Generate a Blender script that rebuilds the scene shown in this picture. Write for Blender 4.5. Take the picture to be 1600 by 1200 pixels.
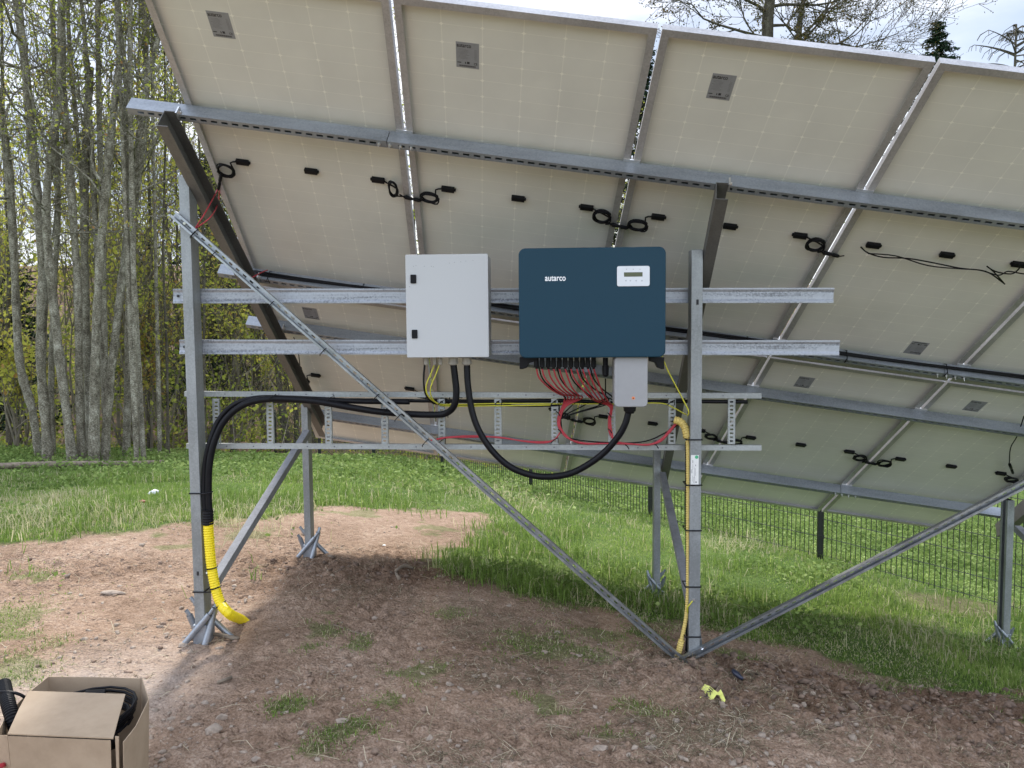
import bpy, math, random
import numpy as np
from mathutils import Matrix, Vector
from math import radians, sin, cos, pi

# ------------------------------------------------------------------ scene, camera, light
for o in list(bpy.data.objects): bpy.data.objects.remove(o)
SC = bpy.context.scene
COL = SC.collection
rnd = random.Random(7)
rng = np.random.default_rng(7)

FPX = 1272.8                      # focal length in photograph pixels (1600 wide)
CZ = 1.70                         # eye height above z = 0
M = np.array([[9.99963001e-01, -8.58008797e-03, -6.15616614e-04],
              [0.0, -7.15654800e-02, 9.97435904e-01],
              [-8.60214470e-03, -9.97398999e-01, -7.15628321e-02]])
cam_d = bpy.data.cameras.new("camera"); cam = bpy.data.objects.new("camera", cam_d); COL.objects.link(cam)
cx_, cy_, cz_ = M @ [1, 0, 0], -(M @ [0, 1, 0]), -(M @ [0, 0, 1])
cam.matrix_world = Matrix([[cx_[0], cy_[0], cz_[0], 0], [cx_[1], cy_[1], cz_[1], 0],
                           [cx_[2], cy_[2], cz_[2], CZ], [0, 0, 0, 1]])
cam_d.sensor_width = 36; cam_d.lens = 36 * FPX / 1600
cam_d.clip_start = .05; cam_d.clip_end = 2000
SC.camera = cam
SC.view_settings.view_transform = 'Standard'; SC.view_settings.look = 'None'
SC.view_settings.exposure = 1.1; SC.view_settings.gamma = 1

SUN_EL, SUN_AZ = radians(46), radians(-5)     # azimuth from +Y towards +X
sun_d = bpy.data.lights.new("sun", 'SUN'); sun = bpy.data.objects.new("sun", sun_d); COL.objects.link(sun)
sun_d.energy = 2.75; sun_d.angle = radians(7); sun_d.color = (1, .95, .87)
tosun = Vector((sin(SUN_AZ) * cos(SUN_EL), cos(SUN_AZ) * cos(SUN_EL), sin(SUN_EL)))
sun.rotation_euler = tosun.to_track_quat('Z', 'Y').to_euler(); sun.location = (0, 0, 30)

world = bpy.data.worlds.new("World"); SC.world = world; world.use_nodes = True
nt = world.node_tree; nt.nodes.clear()
def N(nt, t, **k):
    n = nt.nodes.new(t)
    for a, b in k.items(): setattr(n, a, b)
    return n
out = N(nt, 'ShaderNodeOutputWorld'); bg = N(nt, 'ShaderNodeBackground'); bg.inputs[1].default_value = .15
sky = N(nt, 'ShaderNodeTexSky', sky_type='NISHITA', sun_disc=False)
sky.sun_elevation = SUN_EL; sky.sun_rotation = SUN_AZ; sky.dust_density = 2.0
tc = N(nt, 'ShaderNodeTexCoord'); mp = N(nt, 'ShaderNodeMapping'); mp.inputs['Scale'].default_value = (1, 1, 2.6)
nz = N(nt, 'ShaderNodeTexNoise'); nz.inputs['Scale'].default_value = 2.3; nz.inputs['Detail'].default_value = 7; nz.inputs['Roughness'].default_value = .55
rp = N(nt, 'ShaderNodeValToRGB'); rp.color_ramp.elements[0].position = .38; rp.color_ramp.elements[1].position = .56
nz2 = N(nt, 'ShaderNodeTexNoise'); nz2.inputs['Scale'].default_value = 3.6; nz2.inputs['Detail'].default_value = 5
rp2 = N(nt, 'ShaderNodeValToRGB'); rp2.color_ramp.elements[0].color = (4.6, 5.4, 7.0, 1); rp2.color_ramp.elements[1].color = (9.4, 9.6, 10.0, 1)
rp2.color_ramp.elements[0].position = .40; rp2.color_ramp.elements[1].position = .58
mx = N(nt, 'ShaderNodeMix', data_type='RGBA')
L = nt.links.new
L(tc.outputs['Generated'], mp.inputs['Vector']); L(mp.outputs[0], nz.inputs['Vector']); L(mp.outputs[0], nz2.inputs['Vector'])
L(nz.outputs['Fac'], rp.inputs[0]); L(nz2.outputs['Fac'], rp2.inputs[0])
L(rp.outputs[0], mx.inputs[0]); L(sky.outputs[0], mx.inputs[6]); L(rp2.outputs[0], mx.inputs[7])
# sky dimmed ahead, kept brighter overhead and behind the camera as added fill light
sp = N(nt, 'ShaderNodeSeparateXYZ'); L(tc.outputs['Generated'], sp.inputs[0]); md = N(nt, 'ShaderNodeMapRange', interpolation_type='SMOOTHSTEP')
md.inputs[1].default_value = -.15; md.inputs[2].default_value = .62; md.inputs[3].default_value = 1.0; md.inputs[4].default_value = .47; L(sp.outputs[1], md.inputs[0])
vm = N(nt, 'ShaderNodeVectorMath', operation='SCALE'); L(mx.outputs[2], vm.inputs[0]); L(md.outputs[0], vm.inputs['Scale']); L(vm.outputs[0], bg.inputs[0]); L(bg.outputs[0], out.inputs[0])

# ------------------------------------------------------------------ geometry helpers
V3 = lambda *a: np.array(a, float)
def nrm(v): v = np.asarray(v, float); return v / (np.linalg.norm(v) + 1e-12)
EYE = V3(0, 0, CZ)
def ray(x, y):
    d = M @ np.array([(x - 800) / FPX, (y - 600) / FPX, 1.]); return d / d[1]
def at(x, y, Y): return EYE + ray(x, y) * Y            # the point at depth Y
def pix(p):
    q = M.T @ (np.asarray(p) - EYE); return 800 + FPX * q[0] / q[2], 600 + FPX * q[1] / q[2]
# the vertical plane that holds the two rear posts
FP0 = V3(1.0, 4.42, CZ); FE = nrm(V3(2.79, -.13, 0)); FN = V3(FE[1], -FE[0], 0); UP = V3(0, 0, 1)
def F(x, y, off=0.):
    d = ray(x, y); return EYE + d * (((FP0 + off * FN - EYE) @ FN) / (d @ FN))
def FS(s, off, z): return FP0 + s * FE + off * FN + V3(0, 0, z)      # z relative to the eye
# the tilted plane of the module backs
PA = V3(0.98786661, -0.054428, -0.14545502); PB = V3(-0.037647, 0.82472105, -0.56428529); PN = V3(0.15067274, 0.56291454, 0.81266534)
PO = V3(-1.63673295, 3.6469669, 1.57255191) + EYE
MW, ML, PU = 1.134, 2.279, 1.154
def PP(u, v, w=0.): return PO + u * PA + v * PB - w * PN             # w: towards the ground
def PPix(x, y, w=0.):
    d = ray(x, y); t = ((PO - w * PN - EYE) @ PN) / (d @ PN); q = EYE + d * t - PO; return q @ PA, q @ PB

class MB:
    def __init__(s): s.v = []; s.f = []
    def add(s, vs, fs):
        k = len(s.v); s.v += [tuple(map(float, p)) for p in vs]; s.f += [tuple(i + k for i in f) for f in fs]; return s
    def box(s, c, ax, h):
        c = np.asarray(c); X, Y, Z = [np.asarray(a, float) * b for a, b in zip(ax, h)]
        vs = [c + i * X + j * Y + k * Z for i in (-1, 1) for j in (-1, 1) for k in (-1, 1)]
        return s.add(vs, [(0, 1, 3, 2), (4, 6, 7, 5), (0, 4, 5, 1), (2, 3, 7, 6), (0, 2, 6, 4), (1, 5, 7, 3)])
    def prism(s, a, b, prof, side, up):
        """closed profile polygon [(side, up)] swept from a to b"""
        a, b = np.asarray(a, float), np.asarray(b, float); n = len(prof)
        vs = [e + p[0] * side + p[1] * up for e in (a, b) for p in prof]
        fs = [(i, (i + 1) % n, n + (i + 1) % n, n + i) for i in range(n)] + [tuple(range(n))[::-1], tuple(range(n, 2 * n))]
        return s.add(vs, fs)
    def tube(s, pts, r, seg=8, smooth=4, caps=True):
        P = [np.asarray(p, float) for p in pts]; R = list(r) if hasattr(r, '__len__') else [r] * len(P)
        if smooth > 1 and len(P) > 2: P, R = spline(P, R, smooth)
        P = np.array(P); n = len(P)
        T = np.gradient(P, axis=0); T /= (np.linalg.norm(T, axis=1)[:, None] + 1e-12)
        u = np.cross(T[0], [0, 0, 1.]); 
        if np.linalg.norm(u) < .1: u = np.cross(T[0], [1., 0, 0])
        u = nrm(u); vs = []
        an = np.arange(seg) * 2 * pi / seg
        for i in range(n):
            u = nrm(u - (u @ T[i]) * T[i]); w = np.cross(T[i], u)
            vs += list(P[i] + R[i] * (np.cos(an)[:, None] * u + np.sin(an)[:, None] * w))
        fs = [(i * seg + j, i * seg + (j + 1) % seg, (i + 1) * seg + (j + 1) % seg, (i + 1) * seg + j) for i in range(n - 1) for j in range(seg)]
        if caps: fs += [tuple(range(seg))[::-1], tuple(range((n - 1) * seg, n * seg))]
        return s.add(vs, fs)
    def ribbed(s, pts, r, pitch=.006, depth=.12, seg=14):
        P, _ = spline([np.asarray(p, float) for p in pts], [r] * len(pts), 24)
        P = np.array(P); d = np.r_[0, np.cumsum(np.linalg.norm(np.diff(P, axis=0), axis=1))]
        n = int(d[-1] / pitch * 4); t = np.linspace(0, d[-1], n)
        Q = np.stack([np.interp(t, d, P[:, k]) for k in range(3)], 1)
        ph = (np.arange(n) % 4); R = r * np.where((ph == 0) | (ph == 1), 1, 1 - depth)
        return s.tube(list(Q), list(R), seg, 1)
    def disc(s, c, n, r, h=.003, seg=12):
        n = nrm(n); return s.tube([np.asarray(c), np.asarray(c) + n * h], r, seg, 1)
def spline(P, R, k):
    P2 = [2 * P[0] - P[1]] + P + [2 * P[-1] - P[-2]]; q = []; rr = []
    for i in range(1, len(P2) - 2):
        p0, p1, p2, p3 = P2[i - 1:i + 3]
        for j in range(k):
            t = j / k
            q.append(.5 * ((2 * p1) + (-p0 + p2) * t + (2 * p0 - 5 * p1 + 4 * p2 - p3) * t * t + (-p0 + 3 * p1 - 3 * p2 + p3) * t ** 3))
            rr.append(R[i - 1] * (1 - t) + R[i] * t)
    q.append(P[-1]); rr.append(R[-1]); return q, rr

MATS = {}
def setp(o, label=None, cat=None, group=None, kind=None):
    if label: o['label'] = label
    if cat: o['category'] = cat
    if group: o['group'] = group
    if kind: o['kind'] = kind
    return o
def thing(name, label, cat, loc, group=None, mat=None):
    o = bpy.data.objects.new(name, None); COL.objects.link(o); o.empty_display_size = .1
    o.matrix_world = mat if mat is not None else Matrix.Translation(Vector([float(a) for a in loc]))
    o['_'] = 1; del o['_']
    return setp(o, label, cat, group)
def obj(name, mb, mat, parent=None, local=False, smooth=False, label=None, cat=None, group=None, kind=None, bevel=0):
    me = bpy.data.meshes.new(name)
    v = np.array(mb.v)
    if parent is not None and not local:
        mi = parent.matrix_basis.inverted() if parent.parent is None else (parent.parent.matrix_basis @ parent.matrix_basis).inverted()
        mi = np.array(mi); v = v @ mi[:3, :3].T + mi[:3, 3]
    loc = None
    if parent is None:
        loc = np.array([(v[:, 0].min() + v[:, 0].max()) / 2, (v[:, 1].min() + v[:, 1].max()) / 2, v[:, 2].min()]); v = v - loc
    me.from_pydata([tuple(p) for p in v], [], mb.f); me.update()
    for m in (mat if isinstance(mat, (list, tuple)) else [mat]): me.materials.append(m)
    if smooth: me.polygons.foreach_set('use_smooth', [True] * len(me.polygons))
    o = bpy.data.objects.new(name, me); COL.objects.link(o)
    if loc is not None: o.location = [float(a) for a in loc]
    if parent is not None: o.parent = parent
    if bevel:
        b = o.modifiers.new('bevel', 'BEVEL'); b.width = bevel; b.segments = 2; b.limit_method = 'ANGLE'; b.angle_limit = radians(40)
    return setp(o, label, cat, group, kind)
def fastmesh(name, verts, quads=None, tris=None, mat=None, tint=None, smooth=False, parent=None):
    """numpy mesh; tint = per-vertex float attribute"""
    me = bpy.data.meshes.new(name); nv = len(verts)
    loops = []; starts = []; totals = []; k = 0
    if quads is not None and len(quads):
        loops.append(np.asarray(quads).ravel()); starts.append(np.arange(len(quads)) * 4); totals.append(np.full(len(quads), 4)); k = len(quads) * 4
    if tris is not None and len(tris):
        loops.append(np.asarray(tris).ravel()); starts.append(np.arange(len(tris)) * 3 + k); totals.append(np.full(len(tris), 3))
    loops = np.concatenate(loops).astype(np.int32); starts = np.concatenate(starts).astype(np.int32); totals = np.concatenate(totals).astype(np.int32)
    me.vertices.add(nv); me.vertices.foreach_set('co', np.asarray(verts, np.float32).ravel())
    me.loops.add(len(loops)); me.loops.foreach_set('vertex_index', loops)
    me.polygons.add(len(starts)); me.polygons.foreach_set('loop_start', starts); me.polygons.foreach_set('loop_total', totals)
    if smooth: me.polygons.foreach_set('use_smooth', np.ones(len(starts), bool))
    me.update(calc_edges=True); me.validate()
    if tint is not None:
        a = me.attributes.new('tint', 'FLOAT', 'POINT'); a.data.foreach_set('value', np.asarray(tint, np.float32))
    if mat: me.materials.append(mat)
    o = bpy.data.objects.new(name, me); COL.objects.link(o)
    if parent is not None: o.parent = parent
    return o

# ------------------------------------------------------------------ materials
def new_mat(name):
    m = bpy.data.materials.new(name); m.use_nodes = True; n = m.node_tree; b = n.nodes['Principled BSDF']; return m, n, b
def ramp(n, fac, stops):
    r = N(n, 'ShaderNodeValToRGB'); e = r.color_ramp.elements
    while len(e) < len(stops): e.new(.5)
    for i, (p, c) in enumerate(stops): e[i].position = p; e[i].color = (*c, 1) if len(c) == 3 else c
    n.links.new(fac, r.inputs[0]); return r.outputs[0]
def noise(n, scale, detail=4, rough=.55, vec=None, stretch=None):
    t = N(n, 'ShaderNodeTexCoord'); z = N(n, 'ShaderNodeTexNoise'); z.inputs['Scale'].default_value = scale; z.inputs['Detail'].default_value = detail; z.inputs['Roughness'].default_value = rough
    v = t.outputs['Object'] if vec is None else vec
    if stretch: p = N(n, 'ShaderNodeMapping'); p.inputs['Scale'].default_value = stretch; n.links.new(v, p.inputs['Vector']); v = p.outputs[0]
    n.links.new(v, z.inputs['Vector']); return z.outputs['Fac']
def bump(n, b, h, strength=.3, dist=.01):
    u = N(n, 'ShaderNodeBump'); u.inputs['Strength'].default_value = strength; u.inputs['Distance'].default_value = dist
    n.links.new(h, u.inputs['Height']); n.links.new(u.outputs[0], b.inputs['Normal'])
def simple(name, col, rough=.5, metal=0, var=.12, scale=30, bmp=0, spec=None):
    m, n, b = new_mat(name); z = noise(n, scale)
    lo = tuple(max(0, c * (1 - var)) for c in col); hi = tuple(min(1, c * (1 + var)) for c in col)
    n.links.new(ramp(n, z, [(.3, lo), (.7, hi)]), b.inputs['Base Color'])
    b.inputs['Roughness'].default_value = rough; b.inputs['Metallic'].default_value = metal
    if spec is not None: b.inputs['Specular IOR Level'].default_value = spec
    if bmp: bump(n, b, z, bmp)
    return m
def galv(name, col, stretch=(1, 1, 1), metal=.75, rough=.42, streak=False):
    m, n, b = new_mat(name)
    t = N(n, 'ShaderNodeTexCoord'); vo = N(n, 'ShaderNodeTexVoronoi'); vo.inputs['Scale'].default_value = 120
    n.links.new(t.outputs['Object'], vo.inputs['Vector'])
    z = noise(n, 9, 5, .6, stretch=stretch); mxn = N(n, 'ShaderNodeMix', data_type='FLOAT'); mxn.inputs[0].default_value = .16
    n.links.new(z, mxn.inputs[2]); n.links.new(vo.outputs['Color'], mxn.inputs[3])
    d = .42 if streak else .78
    c = ramp(n, mxn.outputs[0], [(.36, tuple(x * d for x in col)), (.5, col), (.66, tuple(min(1, x * 1.22) for x in col))])
    n.links.new(c, b.inputs['Base Color']); b.inputs['Metallic'].default_value = metal
    r = N(n, 'ShaderNodeMapRange'); r.inputs[3].default_value = rough - .08; r.inputs[4].default_value = rough + .16; n.links.new(z, r.inputs[0]); n.links.new(r.outputs[0], b.inputs['Roughness'])
    bump(n, b, mxn.outputs[0], .03, .003); return m
m_post = galv('galvanised_post', (.27, .285, .29), (1, 1, .25), metal=.45, rough=.5)
m_rail = galv('galvanised_rail', (.27, .29, .32), (.18, 1, 1), metal=.5, rough=.48)
m_mrail = galv('mill_streaked_rail', (.33, .35, .385), (.10, 1.2, 4.2), metal=.5, streak=True)
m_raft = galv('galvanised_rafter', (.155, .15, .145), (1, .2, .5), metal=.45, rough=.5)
m_strut = galv('galvanised_channel', (.31, .325, .34), rough=.32, metal=.8)
m_tube = galv('galvanised_tube', (.33, .36, .40), rough=.4, metal=.65)
m_ladder = galv('galvanised_ladder', (.33, .35, .35), (.2, 1, 1), rough=.45, metal=.5)
m_alu = galv('anodised_aluminium', (.44, .43, .44), (.3, .3, 1), metal=.45, rough=.42)
m_bolt = simple('bolt_steel', (.7, .7, .7), .3, .9)
m_blk = simple('black_plastic', (.007, .007, .009), .5, spec=.18)
m_cable = simple('black_cable', (.006, .006, .008), .42, var=.2, spec=.18)
m_red = simple('red_cable', (.40, .035, .05), .4, spec=.4)
m_yg = simple('yellow_green_cable', (.55, .52, .04), .4)
m_yel = simple('yellow_pipe', (.80, .62, .01), .38, var=.05)
m_beige = simple('beige_conduit', (.66, .50, .15), .45, var=.06)
m_enc = simple('light_grey_paint', (.47, .48, .49), .42, var=.02, scale=300, bmp=.03)
m_inv = simple('dark_blue_paint', (.007, .039, .066), .5, var=.06, scale=500, bmp=.05, spec=.25)
m_invg = simple('grey_plastic', (.30, .30, .31), .45, var=.03)
m_silver = simple('silver_panel', (.62, .64, .68), .35, .2, var=.03)
m_white = simple('white_print', (.85, .86, .88), .5, var=.02)
m_black = simple('black_print', (.02, .02, .025), .5)
m_gprint = simple('grey_print', (.13, .13, .15), .5)
m_screen = simple('green_screen', (.05, .065, .02), .25)
m_orange = simple('orange_print', (.8, .22, .06), .5)
m_green = simple('green_dot', (.06, .40, .20), .5)
m_gland = simple('grey_gland', (.36, .34, .31), .5)
m_label = simple('silver_label', (.27, .275, .30), .5, 0, var=.06, scale=60)
m_paper = simple('white_paper', (.72, .72, .70), .7, var=.06)
m_card = None
m_fence = simple('black_fence_paint', (.012, .014, .013), .45)
m_log = simple('weathered_wood', (.20, .16, .12), .9, var=.35, scale=14, bmp=.6)
m_stone = simple('pale_stone', (.31, .25, .20), .85, var=.3, scale=40, bmp=.5)
m_litter = simple('white_litter', (.75, .75, .75), .6)

def card_mat():
    m, n, b = new_mat('cardboard'); z = noise(n, 6, 5); z2 = noise(n, 160, 2, stretch=(1, .08, 1))
    a = N(n, 'ShaderNodeMix', data_type='FLOAT'); a.inputs[0].default_value = .3; n.links.new(z, a.inputs[2]); n.links.new(z2, a.inputs[3])
    zs = noise(n, 2.2, 6, .7); n.links.new(ramp(n, zs, [(.3, (.26, .19, .125)), (.5, (.36, .27, .185)), (.75, (.42, .33, .235))]), b.inputs['Base Color'])
    b.inputs['Roughness'].default_value = .85; bump(n, b, z2, .15, .003); return m
m_card = card_mat()

def backsheet_mat():
    m, n, b = new_mat('module_backsheet'); t = N(n, 'ShaderNodeTexCoord'); s = N(n, 'ShaderNodeSeparateXYZ'); n.links.new(t.outputs['Object'], s.inputs[0])
    def mth(op, a, bb=None, c=None):
        k = N(n, 'ShaderNodeMath', operation=op)
        for i, q in enumerate((a, bb, c)):
            if q is None: continue
            if isinstance(q, (int, float)): k.inputs[i].default_value = q
            else: n.links.new(q, k.inputs[i])
        return k.outputs[0]
    def dist(axis, c0, pitch):
        q = mth('DIVIDE', mth('SUBTRACT', axis, c0), pitch); q = mth('FRACT', mth('ADD', q, 100.5)); return mth('MULTIPLY', mth('ABSOLUTE', mth('SUBTRACT', q, .5)), pitch)
    dx = dist(s.outputs[0], .567, .1838); dy = dist(s.outputs[1], 1.1395, .0925)
    lx = mth('LESS_THAN', dx, .0022); ly = mth('LESS_THAN', dy, .0016)
    nod = mth('LESS_THAN', mth('ADD', mth('MULTIPLY', dx, .8), dy), .0085)
    z = noise(n, 3.5, 3); zf = noise(n, 45, 3)
    lines = mth('ADD', mth('MULTIPLY', lx, .4), mth('MULTIPLY', ly, mth('MULTIPLY', zf, .7)))
    fac = mth('MINIMUM', mth('ADD', lines, mth('MULTIPLY', nod, .6)), 1.)
    base = ramp(n, z, [(.35, (.67, .66, .63)), (.65, (.725, .715, .68))])
    mxx = N(n, 'ShaderNodeMix', data_type='RGBA'); n.links.new(fac, mxx.inputs[0]); n.links.new(base, mxx.inputs[6]); mxx.inputs[7].default_value = (.90, .88, .82, 1)
    n.links.new(mxx.outputs[2], b.inputs['Base Color']); b.inputs['Roughness'].default_value = .5
    return m
m_back = backsheet_mat()
m_glass = simple('cell_glass', (.01, .014, .03), .12)

def leaf_mat(name, stops, trans=.45):
    m, n, b = new_mat(name); a = N(n, 'ShaderNodeAttribute', attribute_name='tint')
    c = ramp(n, a.outputs['Fac'], stops); n.links.new(c, b.inputs['Base Color']); b.inputs['Roughness'].default_value = .65; b.inputs['Specular IOR Level'].default_value = .1
    tr = N(n, 'ShaderNodeBsdfTranslucent'); n.links.new(c, tr.inputs[0]); ms = N(n, 'ShaderNodeMixShader'); ms.inputs[0].default_value = trans
    o = [x for x in n.nodes if x.type == 'OUTPUT_MATERIAL'][0]
    n.links.new(b.outputs[0], ms.inputs[1]); n.links.new(tr.outputs[0], ms.inputs[2]); n.links.new(ms.outputs[0], o.inputs[0]); return m
m_grass = leaf_mat('grass_blades', [(0, (.09, .15, .03)), (.45, (.21, .31, .07)), (.72, (.34, .42, .12)), (.8, (.40, .37, .21)), (1, (.60, .55, .37))], .45)
m_leaf = leaf_mat('spring_leaves', [(0, (.11, .15, .03)), (.5, (.34, .38, .07)), (.8, (.56, .54, .11)), (.9, (.40, .27, .09)), (1, (.34, .18, .07))], .5)
m_needle = leaf_mat('conifer_needles', [(0, (.008, .02, .010)), (1, (.025, .05, .022))], .1)
m_weed = leaf_mat('broad_weeds', [(0, (.09, .14, .035)), (.6, (.19, .275, .075)), (1, (.33, .41, .14))], .35)
m_straw = leaf_mat('dry_straw', [(0, (.06, .052, .034)), (.35, (.12, .105, .065)), (.65, (.30, .245, .165)), (.9, (.55, .48, .35)), (1, (.10, .12, .05))], .1)
def bark_mat(name, c0, c1, c2):
    m, n, b = new_mat(name); z = noise(n, 9, 8, .7, stretch=(1, 1, .55)); z2 = noise(n, 3, 4); v = noise(n, 38, 4, .6, stretch=(1, 1, 2.2))
    a = N(n, 'ShaderNodeMix', data_type='FLOAT'); a.inputs[0].default_value = .5; n.links.new(z, a.inputs[2]); n.links.new(v, a.inputs[3])
    n.links.new(ramp(n, a.outputs[0], [(.38, c0), (.5, c1), (.62, c2)]), b.inputs['Base Color']); b.inputs['Roughness'].default_value = .95; b.inputs['Specular IOR Level'].default_value = .1
    bump(n, b, a.outputs[0], .9, .05); return m
m_bark = bark_mat('lichened_bark', (.06, .052, .038), (.20, .18, .135), (.46, .44, .36))
m_bark2 = bark_mat('dark_bark', (.035, .03, .023), (.10, .088, .066), (.20, .185, .14))
m_twig = simple('twigs', (.17, .15, .11), .95, var=.3, scale=3)

# ------------------------------------------------------------------ terrain
def gp(x, y, Y): p = at(x, y, Y); return (p[0], p[1], p[2])
ctrl = [gp(318, 1000, 4.55), gp(1085, 1045, 4.4), gp(473, 868, 6.55), gp(1028, 932, 6.5), gp(1580, 1012, 6.3),
        gp(691, 739, 14.3), gp(829, 768, 12.5), gp(1020, 812, 10.5), gp(1318, 878, 8.75), gp(1690, 985, 6.9), gp(586, 722, 16.2), gp(426, 716, 20),
        (-6, 5, -.05), (-6, 9, -.22), (-3, 10, -.32), (-2.4, 7, -.07), gp(120, 718, 16), gp(-100, 718, 15), gp(300, 716, 19), gp(0, 735, 14),
        (-1.5, 2.5, .06), (0, 2.8, .02), (2, 2.8, -.1), (-1.5, 1, .1), (2.6, 1, -.05), (0, -4, .15), (-8, -8, .3), (8, -8, -.3),
        gp(1350, 1058, 4.75), gp(1600, 1092, 4.35), (3.6, 5.4, -.72), (2.6, 5.9, -.6), (0, 5.4, -.13), (.1, 7.6, -.42), (-.6, 6.5, -.2),
        (5.5, 5.5, -1.0), (6, 9, -1.5), (9, 14, -2.4), (14, 24, -3.4), (3, 14, -1.6), (4, 24, -2.6), (-6, 26, -1.9), (-20, 20, -1.2), (-25, 5, .0), (25, 5, -2.5),
        (-14, 34, -1.6), (10, 36, -2.6), (30, 30, -3.6)]
C = np.array(ctrl)
def tps(r2): return np.where(r2 > 1e-9, .5 * r2 * np.log(r2 + 1e-12), 0)
n_ = len(C); K = tps(((C[:, None, :2] - C[None, :, :2]) ** 2).sum(2)) + np.eye(n_) * .08
Pm = np.c_[np.ones(n_), C[:, :2]]; Am = np.block([[K, Pm], [Pm.T, np.zeros((3, 3))]]); SOL = np.linalg.solve(Am, np.r_[C[:, 2], 0, 0, 0])
def vnoise(x, y, seed=0):
    xi = np.floor(x).astype(np.int64); yi = np.floor(y).astype(np.int64); fx = x - xi; fy = y - yi
    fx = fx * fx * (3 - 2 * fx); fy = fy * fy * (3 - 2 * fy)
    def h(a, b):
        k = (a * 374761393 + b * 668265263 + seed * 1442695041) & 0xFFFFFFFF; k = ((k ^ (k >> 13)) * 1274126177) & 0xFFFFFFFF; return ((k ^ (k >> 16)) & 0xFFFF) / 65535.
    return (h(xi, yi) * (1 - fx) + h(xi + 1, yi) * fx) * (1 - fy) + (h(xi, yi + 1) * (1 - fx) + h(xi + 1, yi + 1) * fx) * fy
def fbm(x, y, f, o=4, seed=0, g=.5):
    s = 0; a = 1; t = 0
    for i in range(o): s = s + a * vnoise(x * f + 37.7 * i, y * f - 11.3 * i, seed + i); t += a; a *= g; f *= 2.03
    return s / t - .5
def H0(x, y):
    x = np.asarray(x, float); y = np.asarray(y, float); sh = x.shape; q = np.stack([np.clip(x.ravel(), -30, 34), np.clip(y.ravel(), -9, 38)], 1)
    out = np.empty(len(q))
    for i in range(0, len(q), 40000):
        c = q[i:i + 40000]; out[i:i + 40000] = tps(((c[:, None] - C[None, :, :2]) ** 2).sum(2)) @ SOL[:n_] + SOL[n_] + c @ SOL[n_ + 1:]
    r = np.clip((y.ravel() - 36) / 30, 0, 1); out = out + r * r * (3 - 2 * r) * 8.0
    return out.reshape(sh)
def inpoly(px, py, poly):
    ins = np.zeros(px.shape, bool); n = len(poly)
    for i in range(n):
        x1, y1 = poly[i]; x2, y2 = poly[(i + 1) % n]
        c = ((y1 > py) != (y2 > py)) & (px < (x2 - x1) * (py - y1) / (y2 - y1 + 1e-12) + x1); ins ^= c
    return ins
def ground_hit(x, y):
    d = ray(x, y); t = np.linspace(1.2, 40, 3000); P = EYE + d * t[:, None]; h = H0(P[:, 0], P[:, 1]); k = np.argmax(P[:, 2] < h); return P[k, :2]
dirt_px = [(-60, 850), (60, 843), (180, 842), (270, 828), (330, 822), (420, 808), (480, 797), (560, 795), (640, 797), (735, 806), (745, 822), (690, 845), (650, 868), (672, 905), (760, 930), (850, 948),
           (960, 968), (1010, 985), (1090, 985), (1150, 1000), (1240, 1010), (1285, 1040), (1380, 1062), (1480, 1070), (1600, 1096), (1720, 1110)]
dp = [tuple(ground_hit(*p)) for p in dirt_px]
DIRT = dp + [(5, .5), (5, -3), (-5, -3), (-5, 5.5), (-4.5, 6.4)]
patch = [((15, 968), .42, .30), ((20, 1045), .34, .28), ((505, 985), .22, .22, ), ((560, 1000), .12, .1), ((655, 1045), .22, .14), ((860, 1010), .42, .2), ((960, 1000), .3, .15), ((1150, 1032), .2, .16),
         ((540, 1150), .2, .1), ((860, 1088), .17, .1), ((450, 1108), .12, .06), ((735, 885), .3, .35), ((1598, 1130), .08, .1), ((480, 1180), .15, .06), ((1010, 1000), .3, .16), ((90, 1010), .2, .12), ((760, 905), .38, .25), ((850, 935), .42, .18), ((700, 960), .2, .08), ((610, 1100), .2, .07), ((1000, 1110), .16, .06), ((400, 833), .4, .25), ((560, 803), .5, .3), ((690, 826), .45, .3), ((60, 900), .22, .1), ((300, 850), .4, .2), ((950, 1150), .2, .06)]
PATCH = [(*ground_hit(*p[0]), p[1], p[2]) for p in patch]
def dist_poly(x, y, poly):
    d = np.full(x.shape, 1e9)
    for i in range(len(poly)):
        a = np.array(poly[i]); b = np.array(poly[(i + 1) % len(poly)]); ab = b - a; t = np.clip(((x - a[0]) * ab[0] + (y - a[1]) * ab[1]) / (ab @ ab + 1e-12), 0, 1)
        d = np.minimum(d, np.hypot(x - a[0] - t * ab[0], y - a[1] - t * ab[1]))
    return d
def dirtness(x, y):
    """1 = bare soil, 0 = grass"""
    x = np.asarray(x, float); y = np.asarray(y, float)
    d = dist_poly(x, y, DIRT) * np.where(inpoly(x, y, DIRT), 1, -1) + fbm(x, y, 2.4, 5, 5, .6) * 1.0
    g = np.clip(.5 + d / .5, 0, 1)
    for (a, b, ra, rb) in PATCH:
        q = np.hypot((x - a) / ra, (y - b) / (rb * 2.2)) + fbm(x, y, 5, 4, 9, .65) * 1.7
        g = np.minimum(g, 1 - .8 * np.clip((1.1 - q) / .8, 0, 1))
    bare = np.clip((np.hypot((x - 4.0) / .55, (y - 7.3) / .35) - .7) / .4, 0, 1); g = np.maximum(g, (1 - bare) * .16)
    return g
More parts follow.
